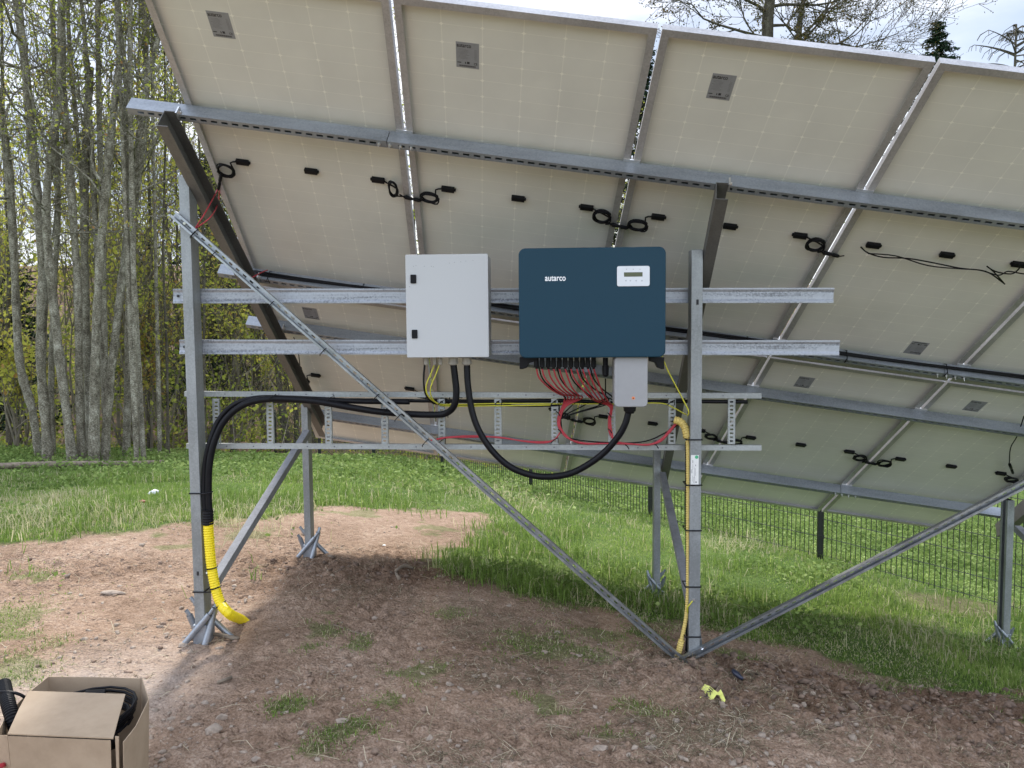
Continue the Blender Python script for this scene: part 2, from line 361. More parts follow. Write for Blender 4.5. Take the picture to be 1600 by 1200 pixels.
def H(x, y, dn=None):
    x = np.asarray(x, float); y = np.asarray(y, float); h = H0(x, y)
    if dn is None: dn = dirtness(x, y)
    near = np.clip((14 - np.hypot(x, y)) / 6, 0, 1)
    h = h + fbm(x, y, .9, 3, 2) * .10 * near + fbm(x, y, .35, 3, 3) * .25 * np.clip((np.hypot(x, y) - 7) / 8, 0, 1)
    # turned soil in heaps on the right and round the posts
    rough = np.clip(1.3 - 1.3 * np.hypot((x - 2.1) / 1.9, (y - 4.15) / .9), 0, 1) + .8 * np.clip(1 - np.hypot((x - 1.0) / .7, (y - 4.2) / .5), 0, 1) + .6 * np.clip(1 - np.hypot((x + .9) / 1.5, (y - 6.0) / .8), 0, 1) + .35 * np.clip(1 - np.hypot((x + 3.5) / 3, (y - 6.0) / .9), 0, 1)
    rough = np.clip(rough * 1.7, 0, 1)
    cl = np.abs(fbm(x, y, 7, 3, 21, .6)) ; lump = (.22 - cl) * .22
    h = h + dn * (fbm(x, y, 4, 4, 11) * .045 + fbm(x, y, 18, 3, 12) * .014 + rough * (lump + fbm(x, y, 22, 3, 14, .6) * .065) + fbm(x, y, 26, 2, 15, .6) * .06 * np.clip(.35 + fbm(x, y, 1.2, 3, 17) * 4, .1, 1))
    return h
def Hs(x, y): return float(H(np.array([x]), np.array([y]))[0])

def axis(lo, hi, dense_lo, dense_hi, step, grow):
    a = list(np.arange(dense_lo, dense_hi, step)); s = step; v = dense_lo; L1 = []
    while v > lo: s *= grow; v -= s; L1.append(v)
    s = step; v = a[-1]; L2 = []
    while v < hi: s *= grow; v += s; L2.append(v)
    return np.array(L1[::-1] + a + L2)
gx = axis(-260, 260, -2.9, 3.6, .0165, 1.035); gy = axis(-120, 420, 2.3, 7.0, .0165, 1.018)
GX, GY = np.meshgrid(gx, gy); DN = dirtness(GX, GY); WOOD = np.clip((GY - 17.5 - fbm(GX, GY, .3, 3, 7) * 4) / 2, 0, 1) * np.clip((-1 - GX + (GY - 17) * .6) / 2, 0, 1); DN = np.maximum(DN, WOOD); GZ = H(GX, GY, DN)
nx_, ny_ = len(gx), len(gy); idx = np.arange(nx_ * ny_).reshape(ny_, nx_)
quads = np.stack([idx[:-1, :-1], idx[:-1, 1:], idx[1:, 1:], idx[1:, :-1]], -1).reshape(-1, 4)

def ground_mat():
    m, n, b = new_mat('ground_soil_and_turf'); a = N(n, 'ShaderNodeAttribute', attribute_name='tint'); t = N(n, 'ShaderNodeTexCoord'); P = t.outputs['Object']
    z1 = noise(n, 1.3, 5, .6, P); z2 = noise(n, 14, 6, .65, P); z3 = noise(n, 90, 4, .6, P); z4 = noise(n, 3.2, 4, .6, P)
    mix1 = N(n, 'ShaderNodeMix', data_type='FLOAT'); mix1.inputs[0].default_value = .5; n.links.new(z1, mix1.inputs[2]); n.links.new(z2, mix1.inputs[3])
    mix2 = N(n, 'ShaderNodeMix', data_type='FLOAT'); mix2.inputs[0].default_value = .42; n.links.new(mix1.outputs[0], mix2.inputs[2]); n.links.new(z3, mix2.inputs[3])
    soil = ramp(n, mix2.outputs[0], [(.36, (.105, .066, .045)), (.44, (.21, .140, .097)), (.53, (.305, .214, .155)), (.62, (.43, .33, .255))])
    turf = ramp(n, mix2.outputs[0], [(.38, (.035, .07, .014)), (.5, (.075, .125, .028)), (.62, (.14, .17, .06))])
    wd = N(n, 'ShaderNodeAttribute', attribute_name='damp'); wm = N(n, 'ShaderNodeMix', data_type='RGBA', blend_type='MULTIPLY'); n.links.new(wd.outputs['Fac'], wm.inputs[0]); n.links.new(soil, wm.inputs[6]); wm.inputs[7].default_value = (.60, .56, .54, 1); soil = wm.outputs[2]
    mm = N(n, 'ShaderNodeMix', data_type='RGBA'); am = N(n, 'ShaderNodeMath', operation='MULTIPLY'); am.use_clamp = True; am.inputs[1].default_value = 2.6; n.links.new(a.outputs['Fac'], am.inputs[0]); n.links.new(am.outputs[0], mm.inputs[0]); n.links.new(turf, mm.inputs[6]); n.links.new(soil, mm.inputs[7])
    # paler, greyer patch at the left
    geo = N(n, 'ShaderNodeVectorMath', operation='DISTANCE'); mpp = N(n, 'ShaderNodeMapping'); mpp.inputs['Scale'].default_value = (1, .75, 0); n.links.new(P, mpp.inputs['Vector'])
    n.links.new(mpp.outputs[0], geo.inputs[0]); geo.inputs[1].default_value = (-2.05 - GC[0], (3.75 - GC[1]) * .75, 0)
    mr = N(n, 'ShaderNodeMapRange'); mr.inputs[1].default_value = .75; mr.inputs[2].default_value = .1; n.links.new(geo.outputs['Value'], mr.inputs[0])
    mu = N(n, 'ShaderNodeMath', operation='MULTIPLY'); n.links.new(mr.outputs[0], mu.inputs[0]); n.links.new(z4, mu.inputs[1])
    m3 = N(n, 'ShaderNodeMix', data_type='RGBA'); n.links.new(mu.outputs[0], m3.inputs[0]); n.links.new(mm.outputs[2], m3.inputs[6]); m3.inputs[7].default_value = (.42, .38, .35, 1)
    n.links.new(m3.outputs[2], b.inputs['Base Color']); b.inputs['Roughness'].default_value = .95; b.inputs['Specular IOR Level'].default_value = .12
    zb = noise(n, 26, 6, .6, P); vb = N(n, 'ShaderNodeTexVoronoi'); vb.inputs['Scale'].default_value = 46; vb.inputs['Randomness'].default_value = 1
    dv = N(n, 'ShaderNodeMix', data_type='RGBA'); dv.inputs[0].default_value = .06; zc = N(n, 'ShaderNodeTexNoise'); zc.inputs['Scale'].default_value = 22; n.links.new(P, zc.inputs['Vector']); n.links.new(P, dv.inputs[6]); n.links.new(zc.outputs['Color'], dv.inputs[7]); n.links.new(dv.outputs[2], vb.inputs['Vector'])
    sb = N(n, 'ShaderNodeMath', operation='MULTIPLY_ADD'); n.links.new(vb.outputs['Distance'], sb.inputs[0]); sb.inputs[1].default_value = -.7; n.links.new(zb, sb.inputs[2]); bump(n, b, sb.outputs[0], 1.0, .016); return m
GC = (0., 0.)
DAMP = np.clip(np.maximum(1.5 - 1.5 * np.hypot((GX - 2.2) / 2.2, (GY - 4.1) / 1.0), 1.2 - 1.2 * np.hypot((GX + .6) / 1.7, (GY - 6.0) / .75)) + fbm(GX, GY, 2, 4, 77) * 1.2, 0, 1); DAMP = np.maximum(DAMP, WOOD)
gr = fastmesh('ground', np.stack([GX, GY, GZ], -1).reshape(-1, 3), quads, None, ground_mat(), DN.ravel(), True)
setp(gr, kind='structure'); da = gr.data.attributes.new('damp', 'FLOAT', 'POINT'); da.data.foreach_set('value', DAMP.ravel().astype(np.float32))

# ------------------------------------------------------------------ grass, weeds, straw, gravel
def blades(n, sampler, hmin, hmax, wid, tintf, lean=.5, name='grass', mat=m_grass, seg=2):
    x, y, sc = sampler(n); n = len(x); z = H(x, y); B = np.stack([x, y, z - .008], 1)
    az = rng.uniform(0, 2 * pi, n); h = rng.uniform(hmin, hmax, n) * sc; ln = rng.uniform(.1, 1, n) ** 1.5 * lean * h
    D = np.stack([np.cos(az), np.sin(az), 0 * az], 1); az2 = az + rng.normal(1.57, .5, n); S = np.stack([np.cos(az2), np.sin(az2), 0 * az], 1) * (wid * rng.uniform(.6, 1.3, n) * (1 + .12 * y / 2))[:, None]
    mid = B + D * (ln * .35)[:, None] + np.stack([0 * h, 0 * h, h * .6], 1); tip = B + D * ln[:, None] * 1.25 + np.stack([0 * h, 0 * h, h * np.clip(1 - ln / (h + 1e-9) * .45, .2, 1)], 1)
    Vv = np.stack([B - S, B + S, mid + S * .8, mid - S * .8, tip], 1).reshape(-1, 3); k = np.arange(n)[:, None] * 5
    t = tintf(x, y, n); T = np.repeat(t, 5)
    return Vv, k + np.array([[0, 1, 2, 3]]), k + np.array([[3, 2, 4]]), T
def samp_view(ylo, yhi, half, power=1.0, keep=None):
    def f(n):
        u = rng.uniform(0, 1, n); y = ylo * (yhi / ylo) ** (u ** power); x = rng.uniform(-half, half, n) * (y + .8)
        k = rng.uniform(0, 1, n) < keep(x, y); x, y = x[k], y[k]
        return x, y, np.ones(len(x))
    return f
def g_keep(x, y): 
    d = dirtness(x, y); pat = fbm(x, y, 1.1, 3, 31)
    f = np.clip(((1 - d) - .25) * 1.5, 0, 1) + .5 * np.clip(fbm(x, y, 2.6, 4, 39, .6) * 7 - .75, 0, 1) * (y > 5.0) * np.clip((1.25 - d) * 3, .15, 1)
    # beyond the fence the turf is cropped short
    return f * np.clip(.85 + pat * 2.0, .38, 1)
def fence_side(x, y):      # >0 beyond the fence
    return (y - 12.5) + (x - .28) * (12.5 - 8.75) / (3.58 - .28)
def tint_g(x, y, n):
    p = fbm(x, y, 1.3, 3, 41) + .5; q = fbm(x, y, .55, 2, 47) + .5
    t = .18 + .5 * p + rng.normal(0, .12, n); dry = rng.uniform(0, 1, n) < np.clip((q - .50) * 2.0, .07, .45); t = np.clip(t, 0, .76)
    return np.where(dry, rng.uniform(.78, 1, n), t)
parts = []
def short_samp(n):
    x, y, s = samp_view(3.2, 24, .8, .9, g_keep)(n)
    fs = fence_side(x, y); s = np.where(fs > 0, .45, 1.) * np.where(dirtness(x, y) > .15, .32, 1) * np.clip(.55 + fbm(x, y, .9, 3, 61) * 2.2, .35, 1.7) 
    return x, y, s
parts.append(blades(640000, short_samp, .03, .10, .0022, tint_g, .9))
def tall_samp(n):
    def kp(x, y):
        return g_keep(x, y) * (fence_side(x, y) < .3) * np.clip(fbm(x, y, 1.0, 3, 71) * 5 - .15, 0, 1) * (y > 5.3)
    return samp_view(5, 15, .8, .9, kp)(n)
parts.append(blades(120000, tall_samp, .08, .20, .0026, lambda x, y, n: np.clip(.25 + rng.normal(0, .12, n) + (rng.uniform(0, 1, n) < .1) * .6, 0, 1), 1.0))
def dry_samp(n):
    return samp_view(5.3, 13, .75, .9, lambda x, y: g_keep(x, y) * (fence_side(x, y) < .2) * np.clip(fbm(x, y, .8, 3, 81) * 5 - .3, 0, 1))(n)
parts.append(blades(40000, dry_samp, .06, .20, .002, lambda x, y, n: rng.uniform(.8, 1, n), 1.5))
def near_samp(n):
    x, y, s = samp_view(2.4, 6.2, .8, 1.0, lambda x, y: np.clip((.85 - dirtness(x, y)) * 2, 0, 1) * np.clip(.35 + fbm(x, y, 4, 3, 37) * 3, .05, 1))(n); return x, y, s
parts.append(blades(190000, near_samp, .012, .045, .0016, lambda x, y, n: np.where(rng.uniform(0, 1, n) < .35, rng.uniform(.78, 1, n), np.clip(rng.normal(.15, .15, n), 0, .6)), 1.9))
off = 0; VV = []; QQ = []; TT = []; AA = []
for (v, q, t, a) in parts: VV.append(v); QQ.append(q + off); TT.append(t + off); AA.append(a); off += len(v)
g = fastmesh('grass', np.concatenate(VV), np.concatenate(QQ), np.concatenate(TT), m_grass, np.concatenate(AA)); setp(g, kind='stuff', label='green and straw coloured meadow grass growing round the array', cat='grass')

def leafquads(P, size, tilt=.9, aspect=.65, jitter=.4):
    """leaf-shaped quads at points P"""
    n = len(P); a = rng.normal(0, 1, (n, 3)); a[:, 2] *= tilt; a /= np.linalg.norm(a, axis=1)[:, None]
    b = rng.normal(0, 1, (n, 3)); b -= (b * a).sum(1)[:, None] * a; b /= np.linalg.norm(b, axis=1)[:, None]
    s = (size * rng.uniform(1 - jitter, 1 + jitter, n))[:, None]
    Vv = np.stack([P - a * s * .5, P + b * s * aspect * .5, P + a * s * .5, P - b * s * aspect * .5], 1).reshape(-1, 3)
    return Vv, np.arange(n)[:, None] * 4 + np.array([[0, 1, 2, 3]])
# ground-elder like weeds: band before the wood, and patches
def weed_samp(n):
    def kp(x, y):
        far = np.clip((y - 10.5 - (x + 6) * -.1) / 2.5, 0, 1) * np.clip(1.1 + fbm(x, y, .8, 3, 91) * 2.5, 0, 1)
        p = np.clip(fbm(x, y, .9, 3, 95) * 6 - .7, 0, 1)
        m1 = np.clip(1.3 - np.hypot((x - .9) / 1.6, (y - 6.3) / .8), 0, 1)      # shade weeds round the middle post
        m2 = np.clip(1.2 - np.hypot((x - 3.0) / .8, (y - 7.9) / .7), 0, 1)
        m3 = np.clip(1.2 - np.hypot((x - 3.9) / .8, (y - 5.9) / .6), 0, 1)
        return np.clip(far + (p * .7 + m1 * .7 + m2 + m3) * np.clip(.4 + fbm(x, y, 2.2, 3, 93) * 4, 0, 1), 0, 1) * np.clip((1 - dirtness(x, y)) * 1.3 - .2, 0, 1)
    return samp_view(4.2, 21, .8, .9, kp)(n)
x, y, s = weed_samp(150000); z = H(x, y) + rng.uniform(.01, .16, len(x)) * np.clip(fbm(x, y, 1.5, 2, 97) + .9, .3, 1.3) * np.where(y > 10, 1.0, .7)
Vq, Qq = leafquads(np.stack([x, y, z], 1), .05, .45, .7)
sc4 = np.repeat(np.clip(.35 + y / 16., .5, 1.2), 4)[:, None]; ctr4 = np.repeat(np.stack([x, y, z], 1), 4, 0); Vq = ctr4 + (Vq - ctr4) * sc4
tt = np.clip(.5 + fbm(x, y, 2, 2, 99) + rng.normal(0, .2, len(x)), 0, 1)
w = fastmesh('weeds', Vq, Qq, None, m_weed, np.repeat(tt, 4)); setp(w, kind='stuff', label='low broad-leaved weeds covering the ground before the wood', cat='weeds')
# short clover beyond the fence
x, y, s = samp_view(6.5, 30, .85, .8, lambda x, y: (fence_side(x, y) > .1) * (x > -6) * np.clip(.8 + fbm(x, y, .7, 3, 101) * 2, 0, 1))(300000)
Vq, Qq = leafquads(np.stack([x, y, H(x, y) + rng.uniform(.01, .06, len(x))], 1), .038, .4, .6)
w = fastmesh('clover', Vq, Qq, None, m_weed, np.repeat(np.clip(rng.normal(.72, .22, len(x)), 0, 1), 4)); setp(w, kind='stuff', label='bright green short clover and turf beyond the fence', cat='clover')

# straw and dead grass strewn on the soil
def straw(n, keep, lmin, lmax, wd):
    x, y, s = samp_view(2.3, 8, .78, .8, keep)(n); n = len(x); P = np.stack([x, y, H(x, y) + rng.uniform(.002, .02, n)], 1); az = rng.uniform(0, 2 * pi, n)
    l = rng.uniform(lmin, lmax, n); D = np.stack([np.cos(az), np.sin(az), rng.normal(0, .22, n)], 1) * l[:, None]; bend = np.stack([-np.sin(az), np.cos(az), rng.uniform(0, .5, n)], 1) * (l * rng.normal(0, .2, n))[:, None]
    S = np.cross(D, [0, 0, 1.]); S = S / (np.linalg.norm(S, axis=1)[:, None] + 1e-9) * (wd * rng.uniform(.6, 1.4, n))[:, None]
    a, m_, b = P - D / 2, P + bend + [0, 0, .004], P + D / 2
    Vv = np.stack([a - S, a + S, m_ + S, m_ - S, b + S * .4, b - S * .4], 1).reshape(-1, 3); k = np.arange(n)[:, None] * 6
    return Vv, np.concatenate([k + [[0, 1, 2, 3]], k + [[3, 2, 4, 5]]])
kd = lambda x, y: dirtness(x, y) * np.clip(fbm(x, y, 1.5, 5, 111, .6) * 9 - .35, .012, 1) * np.clip((y - 3.4 + (x + 1.2) * .8) < 4, .2, 1) * np.where((x < -1.2) & (y > 3.2), .35, 1) * np.where((x > 1.3) & (y > 2.9), .3, 1)
Vs, Qs = straw(110000, kd, .02, .075, .0012); t1 = np.repeat(np.clip(rng.beta(1.6, 2, len(Vs) // 6), 0, 1), 6)
Vl, Ql = straw(1800, lambda x, y: dirtness(x, y) * .8, .07, .2, .0016); t2 = np.repeat(rng.uniform(.5, .9, len(Vl) // 6), 6)
s_ = fastmesh('dry_straw', np.concatenate([Vs, Vl]), np.concatenate([Qs, Ql + len(Vs)]), None, m_straw, np.concatenate([t1, t2])); setp(s_, kind='stuff', label='dead grass and straw strewn over the bare soil', cat='straw')

def pebble(r, seed, flat=.6):
    q = random.Random(seed); t = (1 + 5 ** .5) / 2
    vs = np.array([(-1, t, 0), (1, t, 0), (-1, -t, 0), (1, -t, 0), (0, -1, t), (0, 1, t), (0, -1, -t), (0, 1, -t), (t, 0, -1), (t, 0, 1), (-t, 0, -1), (-t, 0, 1)], float); vs /= np.linalg.norm(vs[0])
    fs = [(0, 11, 5), (0, 5, 1), (0, 1, 7), (0, 7, 10), (0, 10, 11), (1, 5, 9), (5, 11, 4), (11, 10, 2), (10, 7, 6), (7, 1, 8), (3, 9, 4), (3, 4, 2), (3, 2, 6), (3, 6, 8), (3, 8, 9), (4, 9, 5), (2, 4, 11), (6, 2, 10), (8, 6, 7), (9, 8, 1)]
    vs = vs * np.array([[1 + .48 * q.uniform(-1, 1)] for _ in range(12)]) * [q.uniform(.8, 1.3), q.uniform(.7, 1), flat] * r; return vs, fs
def clods(n, keep, rlo, rhi, name, mat, label, cat):
    x, y, s = samp_view(2.4, 8, .75, 1.0, keep)(n); n = len(x); z = H(x, y); VA = []; TA = []
    pv = [np.array(pebble(1, 50 + i)[0]) for i in range(12)]; pf = np.array(pebble(1, 1)[1])
    r = rlo * (rhi / rlo) ** (rng.uniform(0, 1, n) ** 2.2)
    for i in range(n):
        a = rng.uniform(0, 6.28); c, s2 = cos(a), sin(a); v = pv[i % 12] * r[i]; v = np.stack([v[:, 0] * c - v[:, 1] * s2, v[:, 0] * s2 + v[:, 1] * c, v[:, 2]], 1) + [x[i], y[i], z[i] + r[i] * .05]
        VA.append(v); TA.append(pf + 12 * i)
    o = fastmesh(name, np.concatenate(VA), None, np.concatenate(TA), mat, smooth=False); setp(o, kind='stuff', label=label, cat=cat)
m_clod = simple('soil_clod', (.22, .155, .115), .95, var=.4, scale=25, bmp=.4)
clods(42000, lambda x, y: dirtness(x, y) * np.clip(.25 + fbm(x, y, 1.1, 3, 19) * 2.2 + 1.5 * (1 - np.hypot((x - 2.0) / 2.0, (y - 4.2) / 1.0)), .10, 1) , .004, .020, 'soil_clods', m_clod, 'crumbly brown clods on the turned soil', 'soil')
clods(11000, lambda x, y: dirtness(x, y) * np.clip(.25 + fbm(x, y, 2, 3, 23) * 3, .08, 1), .004, .022, 'gravel', m_stone, 'small pale pebbles scattered over the bare soil', 'gravel')
clods(14000, lambda x, y: dirtness(x, y) * np.clip(np.maximum(np.maximum(1.8 * (1 - np.hypot((x - 2.3) / 1.9, (y - 4.2) / .85)), 1 - np.hypot((x - 1.1) / .6, (y - 4.1) / .5)), 1.3 * (1 - np.hypot((x + 1.0) / 1.5, (y - 6.1) / .6))), 0, 1), .008, .030, 'turned_clods', simple('damp_clod', (.145, .10, .075), .95, var=.4, scale=25, bmp=.4), 'larger clods in the heaps of turned soil', 'soil')
stones = [((657, 1012), .030, 'pale angular stone right of the grass tuft in the middle of the bare ground'), ((658, 1031), .017, 'small pale stone below the angular stone in mid ground'), ((334, 1152), .040, 'largest cream coloured stone near the cardboard box corner'),
          ((345, 1133), .024, 'cream stone just above the largest stone by the box'), ((280, 1075), .018, 'cream stone above the straw right of the cardboard box'), ((250, 975), .020, 'pale stone standing alone left of the left post foot'),
          ((287, 1008), .030, 'broad stone under the lower end of the anchor tube'), ((297, 1016), .022, 'smaller stone just right of the anchor tube end'), ((504, 920), .018, 'pale stone in front of the far left front post'),
          ((870, 990), .024, 'triangular stone in the shade left of the long brace'), ((906, 1028), .026, 'tan stone beside the cut edge of soil'), ((850, 1018), .018, 'round stone among the shaded grass tufts'), ((826, 1057), .017, 'stone left of the cut soil edge, in the trodden grass'),
          ((1018, 1176), .034, 'grey angular stone at the bottom right of centre'), ((936, 1172), .030, 'flat pinkish stone left of the grey angular stone'), ((445, 1123), .020, 'oval pale stone left of centre at the bottom'), ((535, 1136), .026, 'upright flat stone at the bottom middle'),
          ((470, 1153), .020, 'pale flat stone near the bottom edge, left of the upright stone'), ((672, 1151), .019, 'white oval stone near the bottom centre'), ((716, 1168), .016, 'small white stone right of the oval stone at the bottom'), ((173, 926), .05, 'long flat slab of stone on the sunlit bare ground'),
          ((1105, 1082), .001, ''), ((399, 1193), .02, 'stone at the very bottom left of centre'), ((742, 1053), .014, 'small white stone on the smooth soil in the centre'), ((395, 1081), .016, 'stone beside the twig on the sloping soil')]
for i, ((px, py), r, lb) in enumerate(stones):
    if not lb: continue
    gxy = ground_hit(px, py); v, f = pebble(r, 200 + i, .3 if 'slab' in lb else .55); v = v * ([1.9, .8, 1] if 'slab' in lb else [1, 1, 1]) + [gxy[0], gxy[1], Hs(*gxy) + r * .18]
    mb = MB().add(v, f); o = obj('stone', mb, m_stone, label=lb, cat='stone', group='larger stones on the bare soil'); b = o.modifiers.new('b', 'BEVEL'); b.width = r * .08; b.segments = 1

def stick(pts, r, label, cat='stick', name='stick', mat=m_log):
    P = []
    for (px, py, dz) in pts: q = ground_hit(px, py); P.append(V3(q[0], q[1], Hs(*q) + dz))
    return obj(name, MB().tube(P, [r * (.7 + .6 * rnd.random()) for _ in P], 8, 3), mat, smooth=True, label=label, cat=cat)
stick([(298, 998, .012), (330, 996, .02), (372, 1001, .012)], .013, 'dark stick lying across the foot of the left post')
stick([(596, 898, .01), (612, 902, .012)], .010, 'short pale split stick in the shaded soil')
stick([(620, 890, .03), (619, 903, .02), (624, 913, .01)], .013, 'upright forked brown stick in the shaded soil')
stick([(618, 904, .02), (632, 899, .03), (645, 896, .02)], .014, 'thick brown stick leaning right in the shaded soil')
stick([(340, 1072, .01), (362, 1064, .012)], .010, 'pale bark piece on the sloping soil')
stick([(571, 992, .004), (545, 985, .006), (520, 977, .004)], .003, 'thin pale twig across the grass tuft')

# ------------------------------------------------------------------ solar modules
def text_mb(txt, size, ext=.0004):
    cu = bpy.data.curves.new('t', 'FONT'); cu.body = txt; cu.size = size; cu.extrude = ext; cu.align_x = 'LEFT'; cu.offset = size * .018
    o = bpy.data.objects.new('t', cu); COL.objects.link(o); bpy.context.view_layer.update()
    me = bpy.data.meshes.new_from_object(o.evaluated_get(bpy.context.evaluated_depsgraph_get())); bpy.data.objects.remove(o)
    mb = MB(); mb.add([tuple(v.co) for v in me.vertices], [tuple(p.vertices) for p in me.polygons]); return mb
def place(mb, origin, ex, ey, en):
    v = np.array(mb.v); v = np.asarray(origin) + v[:, :1] * ex + v[:, 1:2] * ey + v[:, 2:3] * en; mb.v = [tuple(p) for p in v]; return mb
AX = (V3(1, 0, 0), V3(0, 1, 0), V3(0, 0, 1))
def merge(*mbs):
    r = MB()
    for m_ in mbs: r.add(m_.v, m_.f)
    return r
T_AUT = text_mb('autarco', .030); T_CE = text_mb('CE', .016)
def frame_mb():
    m_ = MB(); t = .0035; fl = .034
    for x0 in (0, MW): 
        s = 1 if x0 == 0 else -1
        m_.box((x0 + s * t / 2, ML / 2, .0175), AX, (t / 2, ML / 2, .0175)); m_.box((x0 + s * (t + fl) / 2, ML / 2, .001), AX, ((fl - t) / 2, ML / 2, .001))
    for y0 in (0, ML):
        s = 1 if y0 == 0 else -1
        m_.box((MW / 2, y0 + s * t / 2, .0175), AX, (MW / 2 - t, t / 2, .0173)); m_.box((MW / 2, y0 + s * (t + fl) / 2, .0011), AX, (MW / 2 - fl, (fl - t) / 2, .001))
    return m_
def coil_pts(c, r, turns, z0, tilt=(1, 1)):
    P = []
    ph = c[0] * 37 + tilt[1] * 11
    for i in range(int(turns * 12) + 1):
        a = i / 12 * 2 * pi; rr = r * (1 + .05 * sin(i * 1.7 + ph)) + .0055 * sin(i // 12 * 2.4 + ph); P.append(V3(c[0] + rr * cos(a) * tilt[0] + .002 * (i // 12), c[1] + rr * sin(a) * tilt[1], z0 - .004 * sin(i * .8) - .0035 * (i // 12)))
    return P
def conn(m_, a, b, r=.0115):
    a, b = np.asarray(a), np.asarray(b); d = b - a
    m_.tube([a, a + d * .08, a + d * .1, a + d * .45, a + d * .47, a + d * .6, a + d * .62, a + d * .92, b], [r * .6, r * .7, r, r * 1.0, r * .75, r * .75, r * .95, r * .9, r * .55], 8, 1)
def module(k, row, label, flip=False, lcoil=True, rcoil=True, rl=.044, tl=(1, 1), tr=(1, 1)):
    o = PP(k * PU, row * (ML + .02)); 
    mt = Matrix([[PA[i], PB[i], PN[i], o[i]] for i in range(3)] + [[0, 0, 0, 1]])
    t = thing('solar_panel', label, 'solar panel', None, 'solar panels of the array', mt)
    obj('frame', frame_mb(), m_alu, t, local=True)
    obj('backsheet', MB().box((MW / 2, ML / 2, .0285), AX, (MW / 2 - .004, ML / 2 - .004, .0015)), m_back, t, local=True)
    obj('glass', MB().box((MW / 2, ML / 2, .0325), AX, (MW / 2 - .0042, ML / 2 - .0042, .0023)), m_glass, t, local=True)
    # rating label
    lx, ly, sx = .262, .203, 1
    def lp(mb):   # to label space: x right, y down, z towards the ground
        v = np.array(mb.v)
        if flip: v = np.stack([MW - v[:, 0], ML - v[:, 1], v[:, 2]], 1)
        mb.v = [tuple(p) for p in v]; return mb
    lb = obj('rating_label', lp(MB().box((lx + .053, ly + .068, .0265), AX, (.053, .068, .0004))), m_label, t, local=True)
    zt = .0259
    ink = merge(place(MB().add(T_AUT.v, T_AUT.f), V3(lx + .004, ly + .026, zt), V3(.72, 0, 0), V3(0, -1, 0) * .95, V3(0, 0, -1) * .3),
                place(MB().add(T_CE.v, T_CE.f), V3(lx + .082, ly + .115, zt), V3(.85, 0, 0), V3(0, -1, 0), V3(0, 0, -1) * .3))
    ink.box((lx + .056, ly + .107, zt), AX, (.006, .006, .0001)); ink.box((lx + .014, ly + .108, zt), AX, (.009, .0022, .0001)); ink.box((lx + .043, ly + .108, zt), AX, (.0022, .005, .0001))
    for i in range(26): ink.box((lx + .014 + i * .0030, ly + .125, zt), AX, (.0011 if i % 3 else .0006, .0042, .0001))
    obj('lettering', lp(ink), m_black, lb, local=True)
    gi = MB()
    for i in range(9): gi.box((lx + .030 + .004 * (i % 3), ly + .036 + i * .0062, zt), AX, (.018 + .004 * (i % 2), .0006, .0001)); gi.box((lx + .090, ly + .036 + i * .0062, zt), AX, (.006, .0006, .0001))
    obj('fine_print', lp(gi), m_gprint, lb, local=True)
    for u in (.195, .583, .960):
        jb = MB(); jb.box((u, 1.14, .0165), AX, (.036, .0155, .0105)); jb.box((u + (.036 if u < .9 else -.036), 1.14, .018), AX, (.008, .008, .006))
        jj = obj('junction_box', jb, m_blk, t, local=True, bevel=.003)
    for side, on, tilt in ((0, lcoil, tl), (1, rcoil, tr)):
        if not on: continue
        cb = MB(); c = (.092, 1.195) if side == 0 else (1.045, 1.165); s = 1 if side == 0 else -1
        jbx = .165 if side == 0 else .992
        P = [V3(jbx, 1.14, .015), V3((jbx + c[0]) / 2, 1.145, .006)] + coil_pts(c, rl, 4.2, -.006, tilt)
        end = V3(c[0] - s * .055, 1.215, -.008); P += [end]
        cb.tube(P, .0046, 6, 2); obj('cable', cb, m_cable, t, local=True, smooth=True)
    return t
tops = ['upper left solar panel seen from below, its rating label near the cropped top edge', 'second upper solar panel from the left, behind the light grey cabinet', 'third upper solar panel from the left, behind the blue inverter, label near its top edge',
        'fourth upper solar panel, its rating label upside down near its lower edge', 'rightmost upper solar panel, cut off by the right edge of the photo']
bots = ['leftmost lower solar panel, seen between the two thick rails behind the long brace', 'second lower solar panel, mostly hidden behind the grey cabinet and cable ladder', 'third lower solar panel, behind the inverter cables and the cable ladder',
        'fourth lower solar panel, right of the rear post, with two cable coils', 'rightmost lower solar panel, above the wire fence, with a cable hanging down to its coil']
for k in range(5):
    module(k, 0, tops[k], flip=(k == 3), lcoil=(k not in (3,)), rcoil=(k != 3), tl=[(1, 1), (1.05, .75), (1.1, .8), (1, 1), (1, 1)][k], tr=[(.5, 1.2), (1, 1), (1, 1), (1, 1), (1, 1)][k])
    module(k, 1, bots[k], tl=[(1, .6), (.8, .5), (1, 1.1), (1, .8), (1, 1)][k], tr=[(1, .8), (.9, .8), (1, .8), (1.05, .9), (1, .7)][k])
# plug pairs that join neighbouring modules: each pair is a thing held by both
for row in (0, 1):
    for k in range(1, 5):
        if row == 0 and k == 4: continue
        b0 = row * (ML + .02); a = PP(k * PU - .052, b0 + 1.213, .012); b = PP(k * PU + .045, b0 + 1.228, .012); c1 = PP(k * PU - .075, b0 + 1.2, .01); c2 = PP(k * PU + .07, b0 + 1.22, .01)
        m_ = MB(); conn(m_, a, b); m_.tube([c1, a], .0036, 6, 1); m_.tube([b, c2], .0036, 6, 1)
        obj('plug_connector', m_, m_blk, label='black plug pair joining the cable coils of the %s panels, %s row' % (['', 'first and second', 'second and third', 'third and fourth', 'fourth and fifth'][k], ['upper', 'lower'][row]), cat='connector', group='plug pairs joining the panels')
def upx(x, y, w): u, v = PPix(x, y, w); return PP(u, v, w)
